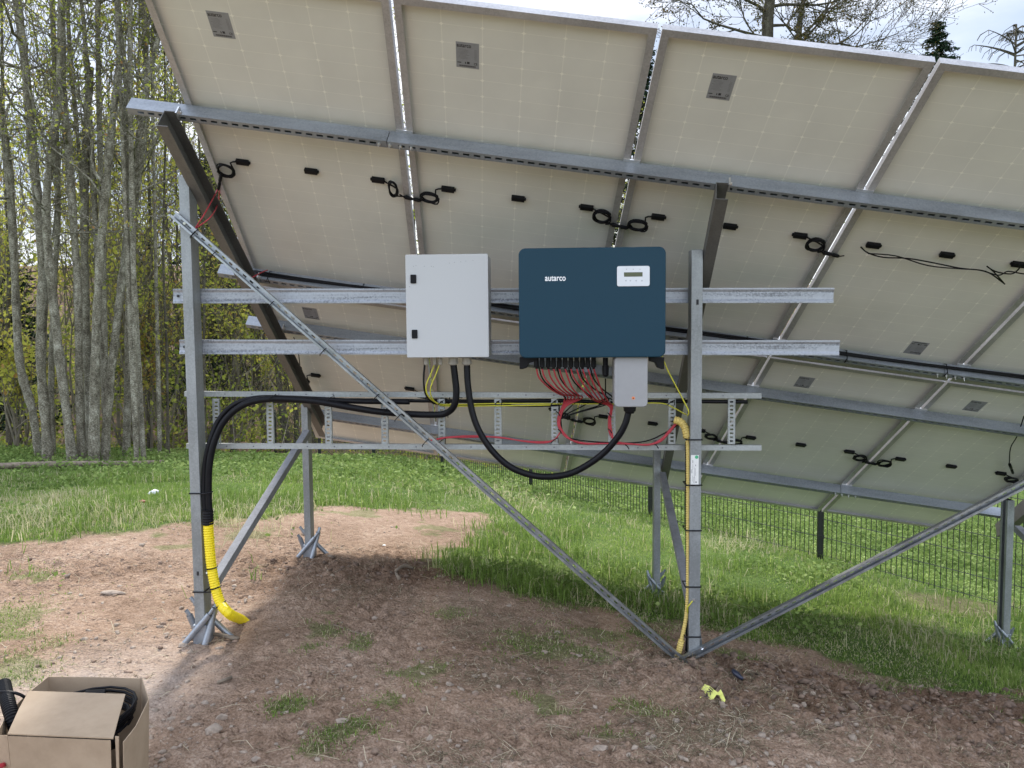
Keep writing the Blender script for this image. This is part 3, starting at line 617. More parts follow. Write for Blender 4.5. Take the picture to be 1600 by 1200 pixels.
# loose cable hanging in a loop between the fourth and fifth upper modules
m_ = MB(); P = [upx(px, py, .015) for px, py in [(1345, 386), (1356, 395), (1380, 402), (1420, 404), (1460, 411), (1500, 419), (1540, 424), (1565, 440), (1569, 443), (1552, 424), (1542, 416), (1555, 424), (1580, 428), (1592, 420), (1593, 414)]]
m_.tube(P, .0038, 6, 4); P = [upx(px, py, .017) for px, py in [(1356, 396), (1400, 400), (1450, 415), (1500, 420), (1530, 422), (1560, 430), (1575, 424), (1600, 428), (1640, 432)]]; m_.tube(P, .0036, 6, 4)
obj('loose_cable', m_, m_cable, smooth=True, label='loose black cable trailing in a loop across the fourth upper panel', cat='cable')
# red leads from the first panel
m_ = MB(); m_.tube([upx(344, 285, .02), upx(340, 296, .03), V3(*F(322, 330, .03)), V3(*F(308, 352, .05)), V3(*F(305, 356, .05))], .0036, 6, 4); m_.tube([upx(343, 287, .02), upx(341, 315, .03), F(330, 338, .04), F(306, 357, .05)], .0036, 6, 4)
r1 = obj('red_lead', m_, m_red, smooth=True, label='red cable pair looping from the upper left panel to the left post', cat='cable')
m_ = MB(); conn(m_, upx(346, 270, .02), upx(341, 297, .025), .010); obj('plug', m_, m_blk, r1)
# hanging lead to the right end coil of the last lower module
m_ = MB(); m_.tube([upx(1600, 650, .02), upx(1590, 680, .02), upx(1579, 700, .02), upx(1577, 726, .02)], .004, 6, 4); conn(m_, upx(1577, 724, .02), upx(1583, 740, .02), .011)
obj('hanging_lead', m_, m_cable, smooth=True, label='black lead hanging down the rightmost lower panel at the right edge', cat='cable')
m_ = MB(); m_.tube([upx(459, 527, .02), upx(466, 550, .02), upx(469, 575, .02)], .004, 6, 4); conn(m_, upx(469, 573, .02), upx(472, 583, .02), .010)
obj('hanging_lead', m_, m_cable, smooth=True, label='black lead hanging behind the lower left rafter to the coil', cat='cable')

# ------------------------------------------------------------------ rails under the modules
def slotted(m_, a, b, ex, ez, width, th, pitch, sl, sw, ends=.02):
    """plate from a to b (ex = across, ez = normal) with real slots"""
    a, b = np.asarray(a), np.asarray(b); ey = nrm(b - a); Ln = np.linalg.norm(b - a); n = max(1, int((Ln - ends * 2) / pitch)); st = (Ln - n * pitch) / 2
    for s in (-1, 1): m_.box((a + b) / 2 + s * ex * (width / 4 + sw / 4), (ey, ex, ez), (Ln / 2, (width - sw) / 4, th / 2))
    e = st + (pitch - sl) / 2
    m_.box(a + ey * e / 2, (ey, ex, ez), (e / 2, sw / 2, th / 2)); m_.box(b - ey * e / 2, (ey, ex, ez), (e / 2, sw / 2, th / 2))
    for i in range(n - 1): m_.box(a + ey * (st + (i + 1) * pitch), (ey, ex, ez), ((pitch - sl) / 2, sw / 2, th / 2))
    return m_
def purlin(v, u0, u1, label, drop=0):
    mt = Matrix([[PA[i], PB[i], PN[i], PP(u0, v, .04)[i]] for i in range(3)] + [[0, 0, 0, 1]])
    t = thing('mounting_rail', label, 'rail', None, 'rails under the solar panels', mt)
    m_ = MB(); a, b = PP(u0, v, 0), PP(u1, v, 0); th = .003; 
    m_.box((a + b) / 2 - PN * .0375 + PB * th / 2, (PA, PB, PN), ((u1 - u0) / 2, th / 2, .0365))
    m_.box((a + b) / 2 - PN * .0025 + PB * (th + .02), (PA, PB, PN), ((u1 - u0) / 2, .0200, .0015))
    m_.box((a + b) / 2 + PB * .0445 - PN * .0375, (PA, PB, PN), ((u1 - u0) / 2, .0014, .0365))  # wall added on the open side to keep the slots dark inside
    slotted(m_, a - PN * .0755 + PB * .0215, b - PN * .0755 + PB * .0215, PB, PN, .043, .003, .055, .033, .014)
    obj('channel', m_, m_rail, t)
    return t
R_ = [(.755, -.285, 1.066, 'upper left rail under the top panels, its slotted end jutting out past the leftmost panel'), (.755, 1.070, 6.0, 'long upper rail under the top panels, running to the right edge'),
      (2.09, -.19, 4.484, 'second rail down, carrying black cable along the foot of the upper panels'), (2.09, 4.488, 6.0, 'right hand end piece of the second rail down, by the cable ties'),
      (2.67, -.15, 6.0, 'third rail down, running under the tops of the lower panels'), (3.985, .10, 4.555, 'lowest rail, under the bottom of the lower panels'), (3.985, 4.559, 5.895, 'short lowest rail at the right with its bright cut end')]
PUR = [purlin(*r) for r in R_]
def bolts(parent, v, u, n=4):
    m_ = MB()
    for i in range(n): c = PP(u + (i - (n - 1) / 2) * .055, v + .022, .077); m_.tube([c, c - PN * .006], .009, 6, 1); m_.tube([c, c - PN * .024], .0045, 6, 1)
    obj('joint_bolts', m_, m_bolt, parent)
bolts(PUR[1], .755, 1.11); bolts(PUR[3], 2.09, 4.53); bolts(PUR[6], 3.985, 4.6, 4)
# clamps at the seams
for v in (.755, 2.09, 2.67, 3.985):
    for k in range(1, 5):
        c = PP(k * PU - .01, v + .004, -.004); m_ = MB(); m_.box(PP(k * PU - .01, v - .009, .003), (PA, PB, PN), (.042, .008, .003)); m_.tube([PP(k * PU - .01, v - .009, .0), PP(k * PU - .01, v - .009, -.03)], .005, 6, 1)
        pr_ = PUR[{.755: 1, 2.09: 2, 2.67: 4, 3.985: 5}[v]]; obj('clamp', m_, m_bolt, pr_)
# black cable bundles along the second and third rail
def railcable(v, u0, u1, label, n=2):
    m_ = MB()
    for j in range(n):
        P = [PP(u, v - .012 + .006 * sin(u * 2.1 + j * 2) , .030 + .014 * j + .006 * sin(u * 3.3 + j)) for u in np.arange(u0, u1, .25)]; m_.tube(P, .0075, 7, 3)
    o = obj('black_cable', m_, m_cable, smooth=True, label=label, cat='cable')
    for u in np.arange(u0 + .12, u1, .62):
        t_ = MB(); a = PP(u, v - .022, .02); b = PP(u, v - .022, .078); c = PP(u + .004, v + .03, .079)
        t_.tube([PP(u, v - .002, .006), a, b, c], .0028, 5, 1); t_.tube([b, b - PN * .02], .0022, 5, 1); obj('cable_tie', t_, m_blk, o)
railcable(2.09, .03, 5.6, 'pair of black cables tied along the second rail down')
m_ = MB(); m_.tube([F(395, 433, -.6), F(410, 425, -.7), F(418, 422, -.75)], .0035, 6, 2)
obj('red_wire_end', m_, m_red, smooth=True, label='short red wire end on the second rail beside the left rafter', cat='wire')

# ------------------------------------------------------------------ rafters, posts, braces
C_open = lambda w, h, t, lip=.012: [(0, 0), (w, 0), (w, lip), (w - t, lip), (w - t, t), (t, t), (t, h - t), (w - t, h - t), (w - t, h - lip), (w, h - lip), (w, h), (0, h)]
def rafter(v0, v1, ur0, sl, label):
    a = PP(ur0 + sl * (v0 - .704), v0, .191); b = PP(ur0 + sl * (v1 - .704), v1, .191); d = nrm(b - a); side = nrm(np.cross(PN, d)); side = side if side @ PA > 0 else -side; up = np.cross(d, side); up = up if up @ PN > 0 else -up
    t = thing('rafter', label, 'rafter', a, 'sloping rafters under the rails'); m_ = MB()
    w, h, th = .060, .112, .004
    prof = [(x_ - w, y_) for x_, y_ in [(w, 0), (0, 0), (0, h), (w, h), (w, h - th), (th, h - th), (th, th), (w, th)]]   # web on the left, open to the right
    m_.prism(a, b, prof, side, up); obj('channel', m_, m_raft, t)
    br = MB(); 
    for v in (.755, 2.09, 2.67, 3.985):
        if v0 < v < v1:
            c = a + d * (np.linalg.norm(b - a) * (v - v0) / (v1 - v0)) + up * (h - .004) - side * .03
            br.box(c + side * .036 + up * .015, (side, d, up), (.004, .022, .024)); br.tube([c + side * .04 + up * .018, c + side * .05 + up * .018], .009, 6, 1)
    obj('rail_bracket', br, m_bolt, t); return t
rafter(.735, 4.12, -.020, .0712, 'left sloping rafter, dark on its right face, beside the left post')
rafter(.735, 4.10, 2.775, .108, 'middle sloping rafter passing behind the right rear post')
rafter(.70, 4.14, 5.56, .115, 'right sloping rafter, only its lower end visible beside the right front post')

def foot_anchor(parent, c, mirror=1, s=1., mats=m_tube):
    tubes = [((-.125, .075, -.05), (.062, .06, .165), .017), ((.062, .06, .165), (.088, .058, .20), .011), ((.022, .085, -.06), (.082, .02, .20), .018), ((.082, .02, .20), (.09, .01, .235), .012),
             ((.15, -.075, -.04), (-.075, -.06, .19), .017), ((-.075, -.06, .19), (-.098, -.058, .222), .012), ((-.02, -.03, -.06), (-.072, .02, .145), .018), ((-.072, .02, .145), (-.085, .03, .175), .012)]
    for a, b, r in tubes:
        A = c + (FE * a[0] * mirror + FN * a[1] + UP * a[2]) * s; B = c + (FE * b[0] * mirror + FN * b[1] + UP * b[2]) * s; m_ = MB(); m_.tube([A, B], r * s, 14, 1, caps=False); m_.tube([B, A], r * s * .78, 14, 1, caps=False)
        obj('anchor_tube', m_, mats, parent, smooth=True)
    m_ = MB(); m_.box(c + UP * .04, (FE, FN, UP), (.040 * s, .058, .06)); obj('anchor_shoe', m_, m_tube, parent, bevel=.004)
def post(name, cxy, ztop, zbot, label, anchor=True, mirror=1, w=.057, d=.10, group='galvanised posts of the frame', face='closed', cz=0):
    c = V3(cxy[0], cxy[1], 0); t = thing(name, label, 'post', (cxy[0], cxy[1], zbot), group); m_ = MB(); th = .004
    # box-like lipped channel, open to the right or left
    o = 1 if face != 'left' else -1
    prof = [(-w / 2, -d / 2), (w / 2, -d / 2), (w / 2, -d / 2 + .03), (w / 2 - th, -d / 2 + .03), (w / 2 - th, -d / 2 + th), (-w / 2 + th, -d / 2 + th), (-w / 2 + th, d / 2 - th), (w / 2 - th, d / 2 - th), (w / 2 - th, d / 2 - .03), (w / 2, d / 2 - .03), (w / 2, d / 2), (-w / 2, d / 2)]
    if face == 'closed': prof = [(-w / 2, -d / 2), (w / 2, -d / 2), (w / 2, d / 2), (-w / 2, d / 2)]
    prof = [(o * x_, y_) for x_, y_ in prof]
    m_.prism(c + UP * (zbot - .25), c + UP * ztop, prof, FE, FN); obj('upright', m_, m_post, t, bevel=.0025)
    if anchor: foot_anchor(t, V3(cxy[0], cxy[1], zbot), mirror, .82 if cxy[0] > 0 else 1.)
    return t
P1 = FP0 + FE * (-2.781); zb1 = at(318, 1003, 4.5)[2]
P1t = post('rear_post', P1[:2], CZ + .83, zb1, 'tall left post beside the yellow pipe, four steel tubes crossed at its foot')
P2 = FP0 + FE * (-.009); zb2 = F(1085, 1045, .05)[2]
P2t = post('rear_post', P2[:2], CZ + .395, zb2, 'right rear post with a white sticker and beige conduit, where two braces meet', anchor=False, w=.060)
m_ = MB(); q0, q1, q2 = F(1095, 975, .01), F(1103, 1034, .01), F(1103, 1041, .01); m_.add([F(1091, 960, -.01), F(1101, 1033, -.01), F(1097, 1033, -.05), F(1089, 1042, -.01), F(1101, 1042, .02), F(1089, 960, .04)], [(0, 1, 4, 3), (0, 3, 5), (1, 2, 4)])
obj('gusset_plate', m_, m_post, P2t)
m_ = MB(); 
for (pp, yy) in ((1090, 472),): m_.tube([F(pp, yy - 4, .0505), F(pp, yy + 4, .0505)], .0065, 8, 1)
m_.tube([F(309, 893, .0505), F(309, 899, .0505)], .006, 8, 1)
obj('slot_holes', m_, m_black, P2t)
fps = [((-1.672, 6.56), at(473, 868, 6.55)[2], at(470, 632, 6.5)[2], 'left front post, far behind the left post, its foot tubes crossed', 1), ((1.165, 6.55), at(1028, 930, 6.5)[2], at(1028, 690, 6.5)[2], 'middle front post standing at the edge of the shaded grass', -1),
       ((3.885, 6.32), at(1582, 1008, 6.3)[2], at(1580, 781, 6.3)[2], 'right front post at the right edge in front of the wire fence', -1)]
FPT = []
for (c, zb, zt, lb, mi) in fps: FPT.append(post('front_post', c, zt, zb, lb, mirror=mi, face='left' if c[0] > 3 else 'closed', w=.052, group='front posts of the frame'))
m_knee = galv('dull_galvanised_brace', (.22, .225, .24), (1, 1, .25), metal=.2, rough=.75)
def knee(a, b, label):
    d = nrm(b - a); side = nrm(np.cross(d, UP)); up = np.cross(side, d); side = side if side @ FE > 0 else -side; m_ = MB()
    prof = [(-.026, -.026), (.026, -.026), (.026, -.022), (-.022, -.022), (-.022, .022), (.026, .022), (.026, .026), (-.026, .026)]
    prof = [(-.026, -.026), (.026, -.026), (.026, .026), (-.026, .026)]
    m_.prism(a, b, prof, side, up); o = obj('knee_brace', m_, m_knee, label=label, cat='brace', group='knee braces between front and rear posts', bevel=.003); return o
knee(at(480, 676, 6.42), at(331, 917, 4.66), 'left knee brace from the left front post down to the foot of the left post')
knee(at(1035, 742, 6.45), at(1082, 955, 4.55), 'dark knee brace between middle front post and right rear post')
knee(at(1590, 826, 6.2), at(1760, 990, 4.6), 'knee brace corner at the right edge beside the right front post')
m_ = MB(); c = F(325, 898, -.03); m_.box(c, (FE, FN, UP), (.012, .02, .035)); m_.tube([F(323, 895, .0), F(323, 895, .008)], .006, 6, 1); m_.tube([F(327, 895, .0), F(327, 895, .008)], .006, 6, 1); obj('brace_bracket', m_, m_bolt, P1t)

def strut(a, b, label, w=.043, d=.026, first=.05):
    """slotted channel, lips facing the camera"""
    t = thing('diagonal_brace', label, 'brace', b, 'slotted channel braces across the posts'); e = nrm(b - a); ac = np.cross(FN, e); ac = ac if ac[2] > 0 else -ac; m_ = MB()
    mid = (a + b) / 2; Ln = np.linalg.norm(b - a); 
    for s in (-1, 1):
        m_.box(mid + s * ac * (w / 2 - .001) + FN * d / 2, (e, ac, FN), (Ln / 2, .00125, d / 2)); m_.box(mid + s * ac * (w / 2 - .0058) + FN * (d - .001), (e, ac, FN), (Ln / 2, .0034, .00125))
        m_.box(mid + s * ac * (w / 2 - .0100) + FN * (d - .0045), (e, ac, FN), (Ln / 2, .0010, .0036))
    slotted(m_, a + FN * .00125, b + FN * .00125, ac, FN, w - .005, .0025, .05, .024, .009); obj('channel', m_, m_strut, t); return t
D1 = strut(F(273, 335, .055), F(1070, 1036, .078), 'long slotted brace from the left post top down to the right post foot')
D2 = strut(F(1063, 1032, .052), F(1690, 708, .052), 'slotted brace rising from the foot of the right rear post to the right edge')
for (t_, px, py) in ((D1, 288, 349), (D2, 1097, 1013)):
    m_ = MB(); m_.tube([F(px, py, .058), F(px, py, .078)], .008, 6, 1); obj('bolt', m_, m_bolt, t_)
m_ = MB()
def tie(par, pts, r=.0026):
    m_ = MB(); m_.tube(pts, r, 5, 1); return obj('cable_tie', m_, m_blk, par)

# ------------------------------------------------------------------ equipment rails and cable ladder
def eqrail(x0, x1, yt0, yb0, yt1, yb1, label):
    a0, b0, a1, b1 = F(x0, yt0, -.052), F(x0, yb0, -.052), F(x1, yt1, -.052), F(x1, yb1, -.052)
    A, B = (a0 + b0) / 2, (a1 + b1) / 2; e = nrm(B - A); up = nrm(a0 - b0); h = .082; t = thing('equipment_rail', label, 'rail', A, 'level rails that carry the cabinets'); m_ = MB()
    prof = [(-.041, 0), (-.041, -.04), (-.037, -.04), (-.037, -.009), (.037, -.009), (.037, -.04), (.041, -.04), (.041, 0), (.033, 0), (.020, -.005), (-.020, -.005), (-.033, 0)]
    m_.prism(A, B, prof, up, FN); obj('channel', m_, m_mrail, t)
    m_ = MB(); m_.disc(A + e * .03 - FN * .0005, FN, .008, .0015); obj('hole', m_, m_black, t); return t
eqrail(270, 1303, 451, 474, 450, 473, 'upper level rail across the posts behind the cabinets')
eqrail(280, 1312, 530, 554, 531, 556, 'lower level rail across the posts behind the cabinets')
LAD = thing('cable_ladder', 'galvanised cable ladder with slotted rungs running level below the cabinets', 'cable ladder', F(740, 695, -.07))
for (x0, y0, x1, y1) in ((288, 615.5, 1190, 618.5), (291, 697, 1190, 700)):
    A, B = F(x0, y0, -.055), F(x1, y1, -.055); e = nrm(B - A); m_ = MB(); prof = [(-.0145, 0), (.0145, 0), (.0145, -.03), (.0125, -.03), (.0125, -.002), (-.0125, -.002), (-.0125, -.03), (-.0145, -.03)]
    m_.prism(A, B, prof, UP, FN); sr = obj('side_rail', m_, m_ladder, LAD); m_ = MB()
    Ln = np.linalg.norm(B - A)
    for i in range(int(Ln / .155)): m_.disc(A + e * (.08 + .155 * i) - FN * .0005, FN, .0045, .0016, 8)
    obj('rivets', m_, m_gprint, sr)
for x_ in (338, 422, 513, 601, 690, 778, 867, 956, 1050, 1143):
    a, b = F(x_, 623, -.062), F(x_, 694, -.062); m_ = MB(); slotted(m_, a, b, FE, FN, .034, .003, .0218, .0095, .018, .006)
    for s in (-1, 1): m_.box((a + b) / 2 + s * FE * .0185 - FN * .006, (FE, FN, UP), (.0015, .0075, abs((a - b)[2]) / 2))
    obj('rung', m_, m_ladder, LAD)

# ------------------------------------------------------------------ cabinet
def rbox(m_, c, w, h, d, r=.012, seg=5, ex=FE, en=FN):
    """box with rounded corners in the face plane; c = centre of the back face, d = depth along en"""
    pts = []
    for (sx, sz, a0) in ((1, 1, 0), (-1, 1, 90), (-1, -1, 180), (1, -1, 270)):
        for i in range(seg + 1): a = radians(a0 + 90 * i / seg); pts.append((sx * (w / 2 - r) + r * cos(a), sz * (h / 2 - r) + r * sin(a)))
    m_.prism(c, c + en * d, pts, ex, UP); return m_
e0, e1 = F(633, 398, .18), F(764, 558, .18); ew = (e1 - e0) @ FE; eh = e0[2] - e1[2]; ec = (e0 + e1) / 2
ENC = thing('electrical_cabinet', 'light grey electrical cabinet with two black locks, left of the blue inverter', 'cabinet', ec - FN * .22 - UP * eh / 2)
m_ = MB(); rbox(m_, ec - FN * .225, ew - .004, eh - .004, .20, .006, 3); obj('body', m_, m_enc, ENC, bevel=.002)
m_ = MB(); rbox(m_, ec - FN * .0225, ew, eh, .0225, .005, 3); DO = obj('door', m_, m_enc, ENC, bevel=.0025)
for (lx, ly) in ((646, 436), (648, 522)):
    c = F(lx, ly, .18); m_ = MB(); rbox(m_, c - FN * .001, .030, .046, .007, .004, 3); lk = obj('lock', m_, m_blk, DO); m_ = MB(); m_.disc(c + FN * .006, FN, .009, .004, 14); m_.box(c + FN * .0105, (FE, UP, FN), (.002, .006, .001)); obj('key_barrel', m_, m_bolt, lk, smooth=False)
m_ = MB()
for i, (hx, hy) in enumerate([(646, 416), (650, 415), (663, 416), (674, 416), (677, 417), (702, 411), (710, 410), (720, 409), (728, 408), (739, 407), (640, 448)]): m_.disc(F(hx, hy, .18) - FN * .0005, FN, .0018, .0012, 6)
obj('small_holes', m_, m_gprint, DO)
for (gx_, r_) in ((666, .012), (679, .010), (688, .011), (708, .026), (729.5, .026)):
    a = F(gx_, 559, .07); m_ = MB(); m_.tube([a, a - UP * .02, a - UP * .021, a - UP * .034, a - UP * .04], [r_, r_, r_ * 1.12, r_ * 1.05, r_ * .75], 10 if r_ > .02 else 8, 1); obj('cable_gland', m_, m_gland, ENC)

# ------------------------------------------------------------------ inverter
i0, i1 = F(810, 388, .30), F(1040, 558, .30); iw = (i1 - i0) @ FE; ih = i0[2] - i1[2]; ic = (i0 + i1) / 2
INV = thing('inverter', 'large dark blue inverter with rounded corners and a small silver display', 'inverter', ic - FN * .3 - UP * ih / 2)
m_ = MB(); rbox(m_, ic - FN * .33, iw - .012, ih - .012, .30, .03, 6); obj('body', m_, m_blk, INV, bevel=.003)
m_ = MB(); rbox(m_, ic - FN * .045, iw, ih, .045, .035, 8); fc = obj('front_cover', m_, m_inv, INV, bevel=.006)
lt = place(text_mb('autarco', .043), F(851.5, 438.8, .3008), FE * .80, UP, FN)
obj('logo', lt, m_white, fc)
p0, p1 = F(964, 416, .301), F(1015, 447, .301); pc = (p0 + p1) / 2; m_ = MB(); rbox(m_, pc - FN * .002, (p1 - p0) @ FE, p0[2] - p1[2], .006, .010, 4); dp_ = obj('display_panel', m_, m_silver, INV, bevel=.001)
s0, s1 = F(975, 425.5, .306), F(1004, 432, .306); m_ = MB(); m_.box((s0 + s1) / 2 - FN * .0002, (FE, FN, UP), ((s1 - s0) @ FE / 2, .0006, (s0[2] - s1[2]) / 2)); obj('screen', m_, m_screen, dp_)
m_ = MB()
for q in (979, 989.5, 1000): m_.disc(F(q, 420.7, .3052), FN, .003, .001, 8)
for q in (978, 985, 994, 1003): m_.disc(F(q, 438.5, .3052), FN, .0042, .0002, 10)
obj('indicators', m_, simple('pale_print', (.40, .41, .45), .5), dp_)
for s in (0, 1):
    q = (812, 838) if s == 0 else (1014, 1037); m_ = MB(); a = F(q[0], 558, .16); b = F(q[1], 558, .16); wd = (b - a) @ FE
    pr = [(0, 0), (wd, 0), (wd, -.02), (wd * .6, -.03), (wd * .45, -.055), (wd * .2, -.062), (0, -.062)]
    if s: pr = [(wd - x_, y_) for x_, y_ in pr][::-1]
    m_.prism(a - FN * .03, a + FN * .03, pr, FE, UP); obj('foot_bracket', m_, m_blk, INV, bevel=.003)
wx = [838.3, 847, 856.6, 865, 874, 883, 892, 901, 910, 918.5, 927.5]
for i, q in enumerate(wx):
    a = F(q, 558, .18 + .012 * (i % 2)); m_ = MB(); m_.tube([a + UP * .01, a - UP * .018, a - UP * .020, a - UP * .052, a - UP * .054, a - UP * .062], [.012, .012, .0135, .0135, .008, .006], 8, 1)
    obj('plug_socket', m_, m_blk, INV)
a = F(946, 559, .18); m_ = MB(); m_.tube([a, a - UP * .04, a - UP * .041, a - UP * .09, a - UP * .10], [.014, .014, .018, .017, .007], 10, 1); obj('data_plug', m_, m_blk, INV)
b0, b1 = F(960, 557, .27), F(1012, 636, .27); m_ = MB(); bc = (b0 + b1) / 2; rbox(m_, bc - FN * .14, (b1 - b0) @ FE, b0[2] - b1[2], .14, .022, 5); wb = obj('wiring_box', m_, m_invg, INV, bevel=.005)
m_ = MB(); m_.disc(F(989.5, 622, .2698), FN, .0085, .001, 6); obj('warning_mark', m_, m_orange, wb)
m_ = MB(); m_.box(F(989.5, 622.5, .2712), (FE, FN, UP), (.003, .0003, .003)); obj('warning_symbol', m_, m_black, wb)
a = F(984, 634, .20); m_ = MB(); m_.tube([a + UP * .005, a - UP * .008, a - UP * .010, a - UP * .028, a - UP * .030, a - UP * .040], [.035, .035, .033, .031, .027, .022], 12, 1); GL = obj('cable_gland', m_, m_blk, INV)

# ------------------------------------------------------------------ cables
def cable(name, pts, r, mat, label, cat='cable', seg=10, group=None, par=None):
    P = [F(x_, y_, o_) for (x_, y_, o_) in pts]; m_ = MB(); m_.tube(P, r, seg, 6); return obj(name, m_, mat, par, smooth=True, label=label, cat=cat if par is None else None, group=group)
CB1 = cable('black_power_cable', [(708, 566, .07), (711, 590, .07), (713, 615, .07), (709, 635, .06), (696, 646, .02), (675, 648, .01), (640, 647, .0), (590, 643, .0), (545, 636, .0), (500, 628, 0), (455, 624, 0), (415, 624, .01), (380, 633, .02), (352, 656, .03), (335, 690, .04), (327, 730, .045), (326, 775, .045), (328, 812, .045)], .0185, m_cable,
      'thick black cable from the cabinet gland along the ladder and down into the yellow pipe', seg=12)
cable('black_power_cable', [(640, 628, -.02), (560, 627, -.02), (500, 624, -.015), (450, 622, -.015), (400, 622, -.01), (366, 632, 0), (342, 656, .01), (328, 690, .03), (320, 730, .03), (319, 775, .035), (322, 812, .04)], .015, m_cable,
      'second black cable arching with the thick one down beside the left post')
cable('black_power_cable', [(729.5, 566, .07), (731, 600, .08), (737, 640, .09), (748, 672, .10), (768, 703, .11), (795, 728, .12), (825, 741, .13), (855, 745, .14), (890, 740, .15), (920, 725, .16), (945, 706, .17), (966, 682, .19), (977, 662, .20), (983, 640, .20)], .0175, m_cable,
      'thick black cable hanging in a loop from the cabinet to the inverter wiring box', seg=12)
cable('black_cable', [(425, 627, -.075), (520, 625, -.075), (640, 626, -.08), (760, 627, -.08), (880, 626, -.08), (960, 629, -.08), (1045, 627, -.08), (1168, 628, -.08)], .011, m_cable, 'black cable running just below the upper ladder rail')
cable('black_cable', [(664, 566, .06), (662, 590, .06), (664, 612, .05), (672, 626, .0), (690, 632, -.05), (760, 633, -.06), (860, 634, -.06), (900, 626, -.04)], .0055, m_cable, 'thin black cable dropping from the left of the cabinet to the ladder')
cable('earth_cable', [(680, 566, .06), (674, 582, .07), (666, 602, .07), (668, 617, .05), (680, 628, .0), (700, 632, -.04), (780, 630.5, -.045), (870, 631, -.045), (960, 631, -.045), (1030, 630, -.045), (1052, 637, -.04), (1072, 648, 0)], .0035, m_yg, 'yellow green earth wire along the cable ladder', seg=7)
cable('earth_cable', [(688, 566, .06), (681, 585, .07), (673, 605, .07), (674, 620, .04), (684, 631, .0), (702, 634.5, -.04), (780, 634, -.045), (860, 633, -.045)], .0035, m_yg, 'second yellow green wire curving down from the cabinet', seg=7)
cable('earth_cable', [(1034, 556, .1), (1043, 578, .08), (1057, 605, .06), (1069, 628, .05), (1076, 643, .045), (1074, 650, .03)], .0036, m_yg, 'yellow green earth wire slanting from the inverter to the right post', seg=7)
ew_ = cable('earth_cable', [(1075, 958, .03), (1074, 950, .05), (1078, 944, .055), (1082, 939, .056)], .0036, m_yg, 'short earth wire end bolted low on the right rear post', seg=7)
m_ = MB(); m_.box(F(1084, 937, .053), (FE, FN, UP), (.007, .002, .006)); obj('cable_lug', m_, m_bolt, ew_)
cable('data_cable', [(946, 592, .18), (946, 610, .12), (945, 625, .03), (936, 632, -.02), (960, 628, -.03), (950, 622, -.02), (938, 626, 0)], .0036, m_cable, 'thin black data lead hanging from the inverter', seg=7)
# red string wires
for i, q in enumerate(wx):
    t_ = i / 10.; off = .18 + .012 * (i % 2)
    if i < 6: ex_, ey_ = 882 + i * 5.5, 620 + i * .4
    else: ex_, ey_ = 930 + (i - 6) * 6.2, 626 + (i - 6) * 1.2
    P = [(q, 576, off), (q + 4 + i * .1, 590, off - .01), (q + (ex_ - q) * .42, 605 + .2 * i, off - .04), (q + (ex_ - q) * .78, ey_ - 5, .08), (ex_, ey_, .0), ]
    P += ([(880 + i, 632 + i * .5, -.03), (872 + i * .8, 652, -.04), (873 + i * .6, 668, -.04), (886 + i, 684 + .4 * i, -.04), (912, 692 + .3 * i, -.035), (950, 693, -.03), (985, 694, -.03)] if i < 6
          else [(955 + (i - 8), 636, -.02), (951 + (i - 6) * .8, 655, -.03), (952 + (i - 6), 675, -.03), (962, 689, -.03), (985, 693.5, -.03)])
    P += [(1015, 694 + (i % 3) * .6, -.03), (1033, 686 + (i % 4), -.03), (1047, 671 + (i % 5), -.03), (1058, 660 + (i % 3), -.02), (1068, 662, 0)]
    cable('string_cable', P, .0043, m_red, ['first', 'second', 'third', 'fourth', 'fifth', 'sixth', 'seventh', 'eighth', 'ninth', 'tenth', 'eleventh'][i] + ' red wire from the left under the inverter, curving down to the ladder', seg=6, group='red string wires under the inverter')
for i, (q, ex_) in enumerate([(842, 884), (870, 905), (888, 925), (905, 950), (922, 958)]):
    cable('string_cable', [(q, 574, .15), (q + 6, 592, .13), ((q + ex_) / 2, 607, .09), (ex_, 622, .0), (ex_ - 10, 632, -.05), (876, 655, -.055), (884, 681, -.055), (925, 690, -.05), (1000, 691, -.05), (1040, 676, -.05), (1064, 660, -.02)], .0038, m_cable, ['leftmost', 'second', 'middle', 'fourth', 'rightmost'][i] + ' black wire among the red wires below the inverter', seg=6, group='black string wires under the inverter')
for j in range(2):
    cable('string_cable', [(672, 689 - j, -.03), (700, 684 - j, -.03), (740, 683 - j * 2, -.03), (780, 683 + j, -.03), (820, 690 - j, -.03), (850, 692 - j * 2, -.03), (866, 687, -.04), (876, 675, -.045)], .0042, m_red, ['upper', 'lower'][j] + ' red cable lying along the lower ladder rail left of the inverter wires', seg=6, group='red cables on the lower ladder rail')
# ties on the ladder and struts
for (x_, y_) in ((425, 622), (516, 624), (605, 641), (694, 650), (690, 630), (778, 630), (866, 630), (1048, 631), (690, 691), (866, 690)):
    tie(LAD, [F(x_ - 5, y_ + 2, .02), F(x_, y_ - 3, .035), F(x_ + 6, y_ - 6, .02), F(x_ + 6, y_ + 2, -.05)])
for (x_, y_) in ((980, 697), (1026, 696), (872, 645), (875, 673), (952, 647), (953, 672)): tie(LAD, [F(x_ - 3, y_ - 2, .0), F(x_, y_, .01), F(x_ + 3, y_ + 5, .01)], .0032)
for (x_, y_) in ((300, 363), (331, 396), (421, 474), (503, 547), (585, 619), (620, 650), (663, 689), (302, 362)):
    tie(D1, [F(x_ - 3, y_ + 9, .06), F(x_ - 3, y_ + 7, .095), F(x_ + 4, y_ - 1, .1), F(x_ + 7, y_ - 3, .075)])

